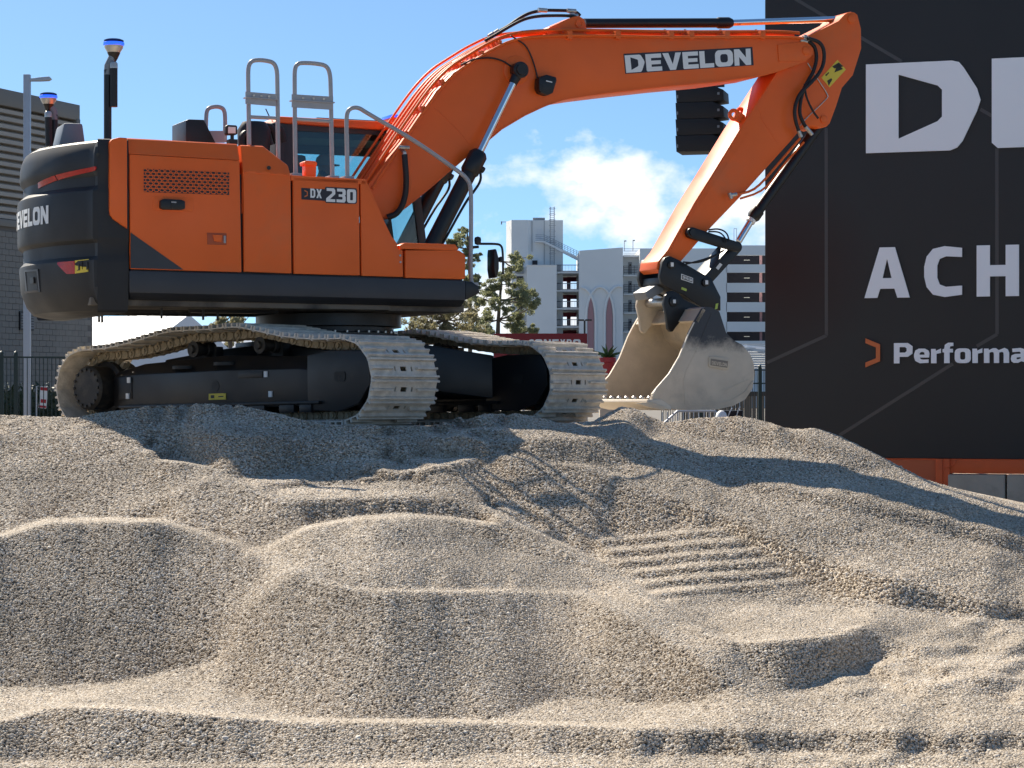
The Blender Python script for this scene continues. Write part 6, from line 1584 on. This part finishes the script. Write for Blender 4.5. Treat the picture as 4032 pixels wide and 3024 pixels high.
# right wing
gbox('wing_wall', 2519, 2862, 1700, 978, -6, 12, M['gwhite'])
for (a, b) in ((1700, 1342), (1306, 1267), (1228, 1190), (1151, 1114), (1073, 1041), (1005, 966)):
    gbox('deck_parapet', 2860, 3120, a if a < 1600 else 1700, b, -6, -5.2, M['gwhite'])
for (a, b) in ((1041, 1005), (1114, 1073), (1190, 1151), (1267, 1228), (1342, 1306)):
    gbox('deck_void', 2860, 3120, a, b, 3, 3.5, M['gshade'])
    for x in (2992, 3090): part('deck_column', MB().box(gx(x, -4), gx(x + 9, -4), -4, -3.6, gzv(a, -4), gzv(b, -4)), M['gpink'] if x > 2900 else M['gmetal'], gar)
    part('deck_lamp', MB().box(gx(2930), gx(2952), 0, 0.3, gzv((a + b) / 2 + 2), gzv((a + b) / 2)), mat('deck_lamp', (0.6, 0.6, 0.5), 0.4, emit=((1, 0.95, 0.8), 0.15)) if a == 1041 else bpy.data.materials['deck_lamp'], gar)
gbox('garage_core', 2860, 3120, 1700, 980, 3.5, 14, M['gshade'])
for (x, y, y1) in ((2461, 943, 985), (2495, 941, 985)):
    part('roof_lamp', MB().cyl((gx(x), 2, gzv(y1)), (gx(x), 2, gzv(y)), 0.06, n=5).box(gx(x), gx(x + 8), 1.8, 2.2, gzv(y + 5), gzv(y)), M['gmetal'], gar)
part('roof_mast', MB().tube([(gx(2890), 0, gzv(966)), (gx(2890), 0, gzv(900)), (gx(2900), 0, gzv(900)), (gx(2900), 0, gzv(966))], 0.06, 5), M['gmetal'], gar)
part('security_lamp', MB().cyl((gx(1993), 2, gzv(870)), (gx(1976), 2, gzv(870)), 0.06, n=5).box(gx(1972), gx(1977), 1.8, 2.2, gzv(880), gzv(868)), M['gmetal'], tower)

# ================================================================== trees, banner, car-park lamp, planter
def pine_tree(label, Y, trunk, clumps, m, seed, base_y=1560):
    t_ = empty('pine_tree', at(trunk[-1][0], 1560, Y)); t_.location.z = 0; o_ = Vector(t_.location)
    tag(t_, label, 'tree', None)
    r_ = random.Random(seed)
    pts_ = [at(x, y, Y) - o_ for x, y in trunk]; pts_[-1].z = 0
    n = len(pts_)
    tr = MB().tube(pts_, 0.1, 8, radii=[0.04 + 0.14 * i / (n - 1) for i in range(n)])
    fol = MB()
    for i, (x, y, rp) in enumerate(clumps):
        c = at(x, y, Y + r_.uniform(-1.6, 1.6)) - o_; rr = rp / FPX * Y
        j = min(range(n), key=lambda k: abs(pts_[k].z - (c.z - 0.25 * abs(c.x - pts_[k].x))))
        mid = (pts_[j] + c) / 2 + Vector((0, 0, -0.15))
        tr.tube(chaikin([pts_[j], mid, c], 1), 0.045, 5, radii=None)
        for q in range(7):
            v = Vector((r_.gauss(0, 1), r_.gauss(0, 1), r_.gauss(0, 0.75))) * rr * 0.72
            leaf_cloud(fol, c + v, (rr * 0.62, rr * 0.62, rr * 0.46), 85, 0.10, seed * 1000 + i * 17 + q)
            tr.tube([c, c + v], 0.02, 4)
    part('trunk', tr, M['bark'], t_); part('crown', fol, m, t_, smooth=False, noclean=True)
    return t_
pine_tree('sparse grey-green pine standing before the stair tower of the garage', 150, [(1985, 1030), (1975, 1100), (1968, 1180), (1962, 1260), (1960, 1330), (1958, 1660)],
          [(2035, 1018, 22), (2030, 1050, 26), (2012, 1085, 24), (2032, 1120, 26), (1985, 1080, 24), (1960, 1120, 22), (1925, 1135, 22), (1940, 1165, 20), (1905, 1178, 26), (1935, 1205, 26), (2020, 1165, 28), (2055, 1165, 32), (2085, 1185, 30), (2098, 1160, 22), (2060, 1205, 30), (2105, 1205, 16), (1915, 1250, 28), (1880, 1265, 26), (2040, 1250, 26), (2010, 1275, 24), (2065, 1290, 28), (2100, 1295, 18), (2030, 1310, 24), (1905, 1300, 30), (1935, 1310, 26), (2000, 1215, 18)], M['pine'], 3)
pine_tree('bushy olive pine under the nose of the excavator house', 135, [(1752, 1200), (1750, 1260), (1748, 1660)],
          [(1690, 1235, 34), (1730, 1225, 30), (1770, 1228, 34), (1812, 1230, 34), (1845, 1245, 30), (1660, 1262, 34), (1700, 1275, 36), (1750, 1270, 36), (1800, 1275, 36), (1845, 1290, 34), (1640, 1290, 30), (1720, 1305, 34), (1780, 1310, 34), (1835, 1320, 26)], M['pine2'], 5)
pine_tree('tall thin pine showing behind the grey front handrail', 165, [(1838, 900), (1845, 980), (1850, 1100), (1852, 1660)],
          [(1825, 908, 14), (1812, 935, 22), (1795, 958, 18), (1832, 950, 20), (1768, 956, 12), (1880, 1010, 14), (1835, 990, 18), (1870, 1090, 20), (1878, 1120, 16), (1860, 1160, 24), (1880, 1195, 20), (1840, 1040, 18), (1830, 1100, 18), (1845, 1200, 24)], M['pine'], 9)
pine_tree('low pine seen between the tracks and the house underside', 140, [(910, 1240), (908, 1300), (905, 1660)], [(880, 1262, 24), (925, 1258, 24), (960, 1270, 24), (900, 1290, 26), (945, 1300, 26), (1010, 1300, 24), (860, 1300, 20), (1020, 1345, 24), (900, 1345, 26)], M['pine2'], 12)
# red show banner
M['bred'] = mat('red_banner_vinyl', (0.20, 0.006, 0.010), 0.5, var=0.12, vscale=0.6, bump=0.1, bscale=1.5)
bn = empty('banner_wall', at(2120, 1560, 62)); bn.location.z = 0; tag(bn, 'long dark red banner with white CONEXPO lettering behind the far track', 'banner')
bo = Vector(bn.location)
z0_, z1_ = EYE + (1560 - 1480) / FPX * 62, EYE + (1560 - 1313) / FPX * 62
part('banner', MB().box(at(1945, 0, 62).x - bo.x, at(2312, 0, 62).x - bo.x, 0, 0.03, z0_, z1_), M['bred'], bn)
for x in (1947, 2061, 2310): part('post', MB().box(at(x, 0, 62).x - bo.x - 0.03, at(x, 0, 62).x - bo.x + 0.03, 0.03, 0.09, 0, z1_), M['galv'], bn)
bm_ = MB(); wc = text_width('CONEXPO', 0.22)
xa, xb = at(2082, 0, 62).x - bo.x, at(2286, 0, 62).x - bo.x; zb2 = EYE + (1560 - 1364) / FPX * 62; hb2 = 28 / FPX * 62
letters(bm_, 'CONEXPO', lambda u, v, w: Vector((xa + (xb - xa) * u / wc, -0.004, zb2 + v * hb2)), 0.22); part('lettering', bm_, M['white'], bn, smooth=False)
# twin car-park lamp
cl = empty('car_park_lamp', at(2302, 1560, 115)); cl.location.z = 0; tag(cl, 'dark T-shaped car park lamp in front of the pink arches', 'street lamp')
zt4 = EYE + (1560 - 1262) / FPX * 115
part('pole', MB().cyl((0, 0, 0), (0, 0, zt4), 0.05, n=8), M['black'], cl)
for s in (-1, 1): part('lamp_head', MB().box(min(s * 0.03, s * 0.36), max(s * 0.03, s * 0.36), -0.12, 0.12, zt4 - 0.02, zt4 + 0.06), M['black'], cl, bevel=0.01)
# planter on a plinth
plt = empty('planter', at(2392, 1560, 34)); plt.location.z = 0; tag(plt, 'red tapered planter with leafy green plant between the far track and the bucket', 'planter')
S34 = 34 / FPX; zp = EYE + (1560 - 1408) * S34
part('pot', MB().lathe((0, 0, zp), [(0.06, -0.4), (0.075, -0.38), (0.11, -0.08), (0.13, -0.07), (0.13, 0.0), (0.11, 0.0), (0.105, -0.03), (0.01, -0.03)], 20), mat('red_pot', (0.28, 0.012, 0.02), 0.5), plt)
part('plinth', MB().box(-0.12, 0.12, -0.12, 0.12, 0, zp - 0.40), M['concrete'], plt, bevel=0.01)
lf = MB(); r_ = random.Random(4)
for k in range(46):
    a = r_.uniform(0, 6.28); el = r_.uniform(0.35, 1.35); l = r_.uniform(0.12, 0.27); d_ = Vector((math.cos(a) * math.cos(el), math.sin(a) * math.cos(el), math.sin(el)))
    b_ = Vector((0, 0, zp - 0.02)); m_ = b_ + d_ * l * 0.6; t_ = b_ + d_ * l + Vector((d_.x, d_.y, -0.4)) * 0.04; s_ = d_.orthogonal().normalized() * 0.022
    lf.add([b_, m_ - s_, t_, m_ + s_], [(0, 1, 2, 3)])
part('leaves', lf, mat('planter_leaves', (0.05, 0.10, 0.03), 0.5, var=0.3, vscale=6), plt, smooth=False, noclean=True)
# steel crowd barrier and a white bag glimpsed under the bucket
cbx = empty('crowd_barrier', at(2790, 1560, 46)); cbx.location.z = 0; tag(cbx, 'steel crowd barrier glimpsed below the bucket', 'barrier')
br_ = part('frame', MB().tube(chaikin([(-1.0, 0, 0.05), (-1.0, 0, 1.4), (0.5, 0, 1.4), (0.5, 0, 0.05)], 1), 0.025, 8), M['galv'], cbx)
bar_me = mesh_of('bar', MB().cyl((0, 0, 0.15), (0, 0, 1.38), 0.012, n=6), M['galv'])
for k in range(14):
    o = link(bpy.data.objects.new('bar', bar_me), cbx); o.location = (-0.93 + k * 0.105, 0, 0)
part('rail', MB().cyl((-1, 0, 0.15), (0.5, 0, 0.15), 0.015, n=6), M['galv'], cbx)
wb_ = empty('white_bin', at(2840, 1560, 44)); wb_.location.z = 0; tag(wb_, 'white rounded bin top glimpsed below the bucket', 'bin')
part('bin_body', MB().lathe((0, 0, 0), [(0.10, 0.0), (0.12, 0.05), (0.12, 1.18), (0.10, 1.2)], 16), M['greyplastic'], wb_)
part('lid', MB().lathe((0, 0, 0), [(0.125, 1.17), (0.125, 1.26), (0.09, 1.38), (0.02, 1.43)], 16), M['white'], wb_)
ct_ = empty('equipment_cart', at(2890, 1560, 45)); ct_.location.z = 0; tag(ct_, 'black equipment cart with grey handles beside the white bin', 'cart')
part('cart_body', MB().box(-0.22, 0.16, -0.2, 0.2, 0.12, 1.42), M['black'], ct_, bevel=0.02)
part('handle', MB().tube(chaikin([(-0.18, -0.21, 1.2), (-0.1, -0.24, 1.4), (-0.05, -0.21, 1.47)], 1), 0.012, 6).tube(chaikin([(0.0, -0.21, 1.2), (0.06, -0.24, 1.42), (0.1, -0.21, 1.5)], 1), 0.012, 6), M['galv'], ct_)
for s in (-0.15, 0.1): part('wheel', MB().lathe((s, -0.2, 0.1), [(0.02, 0), (0.1, 0), (0.1, 0.05), (0.02, 0.05)], 14, 'y'), M['rubber'], ct_)
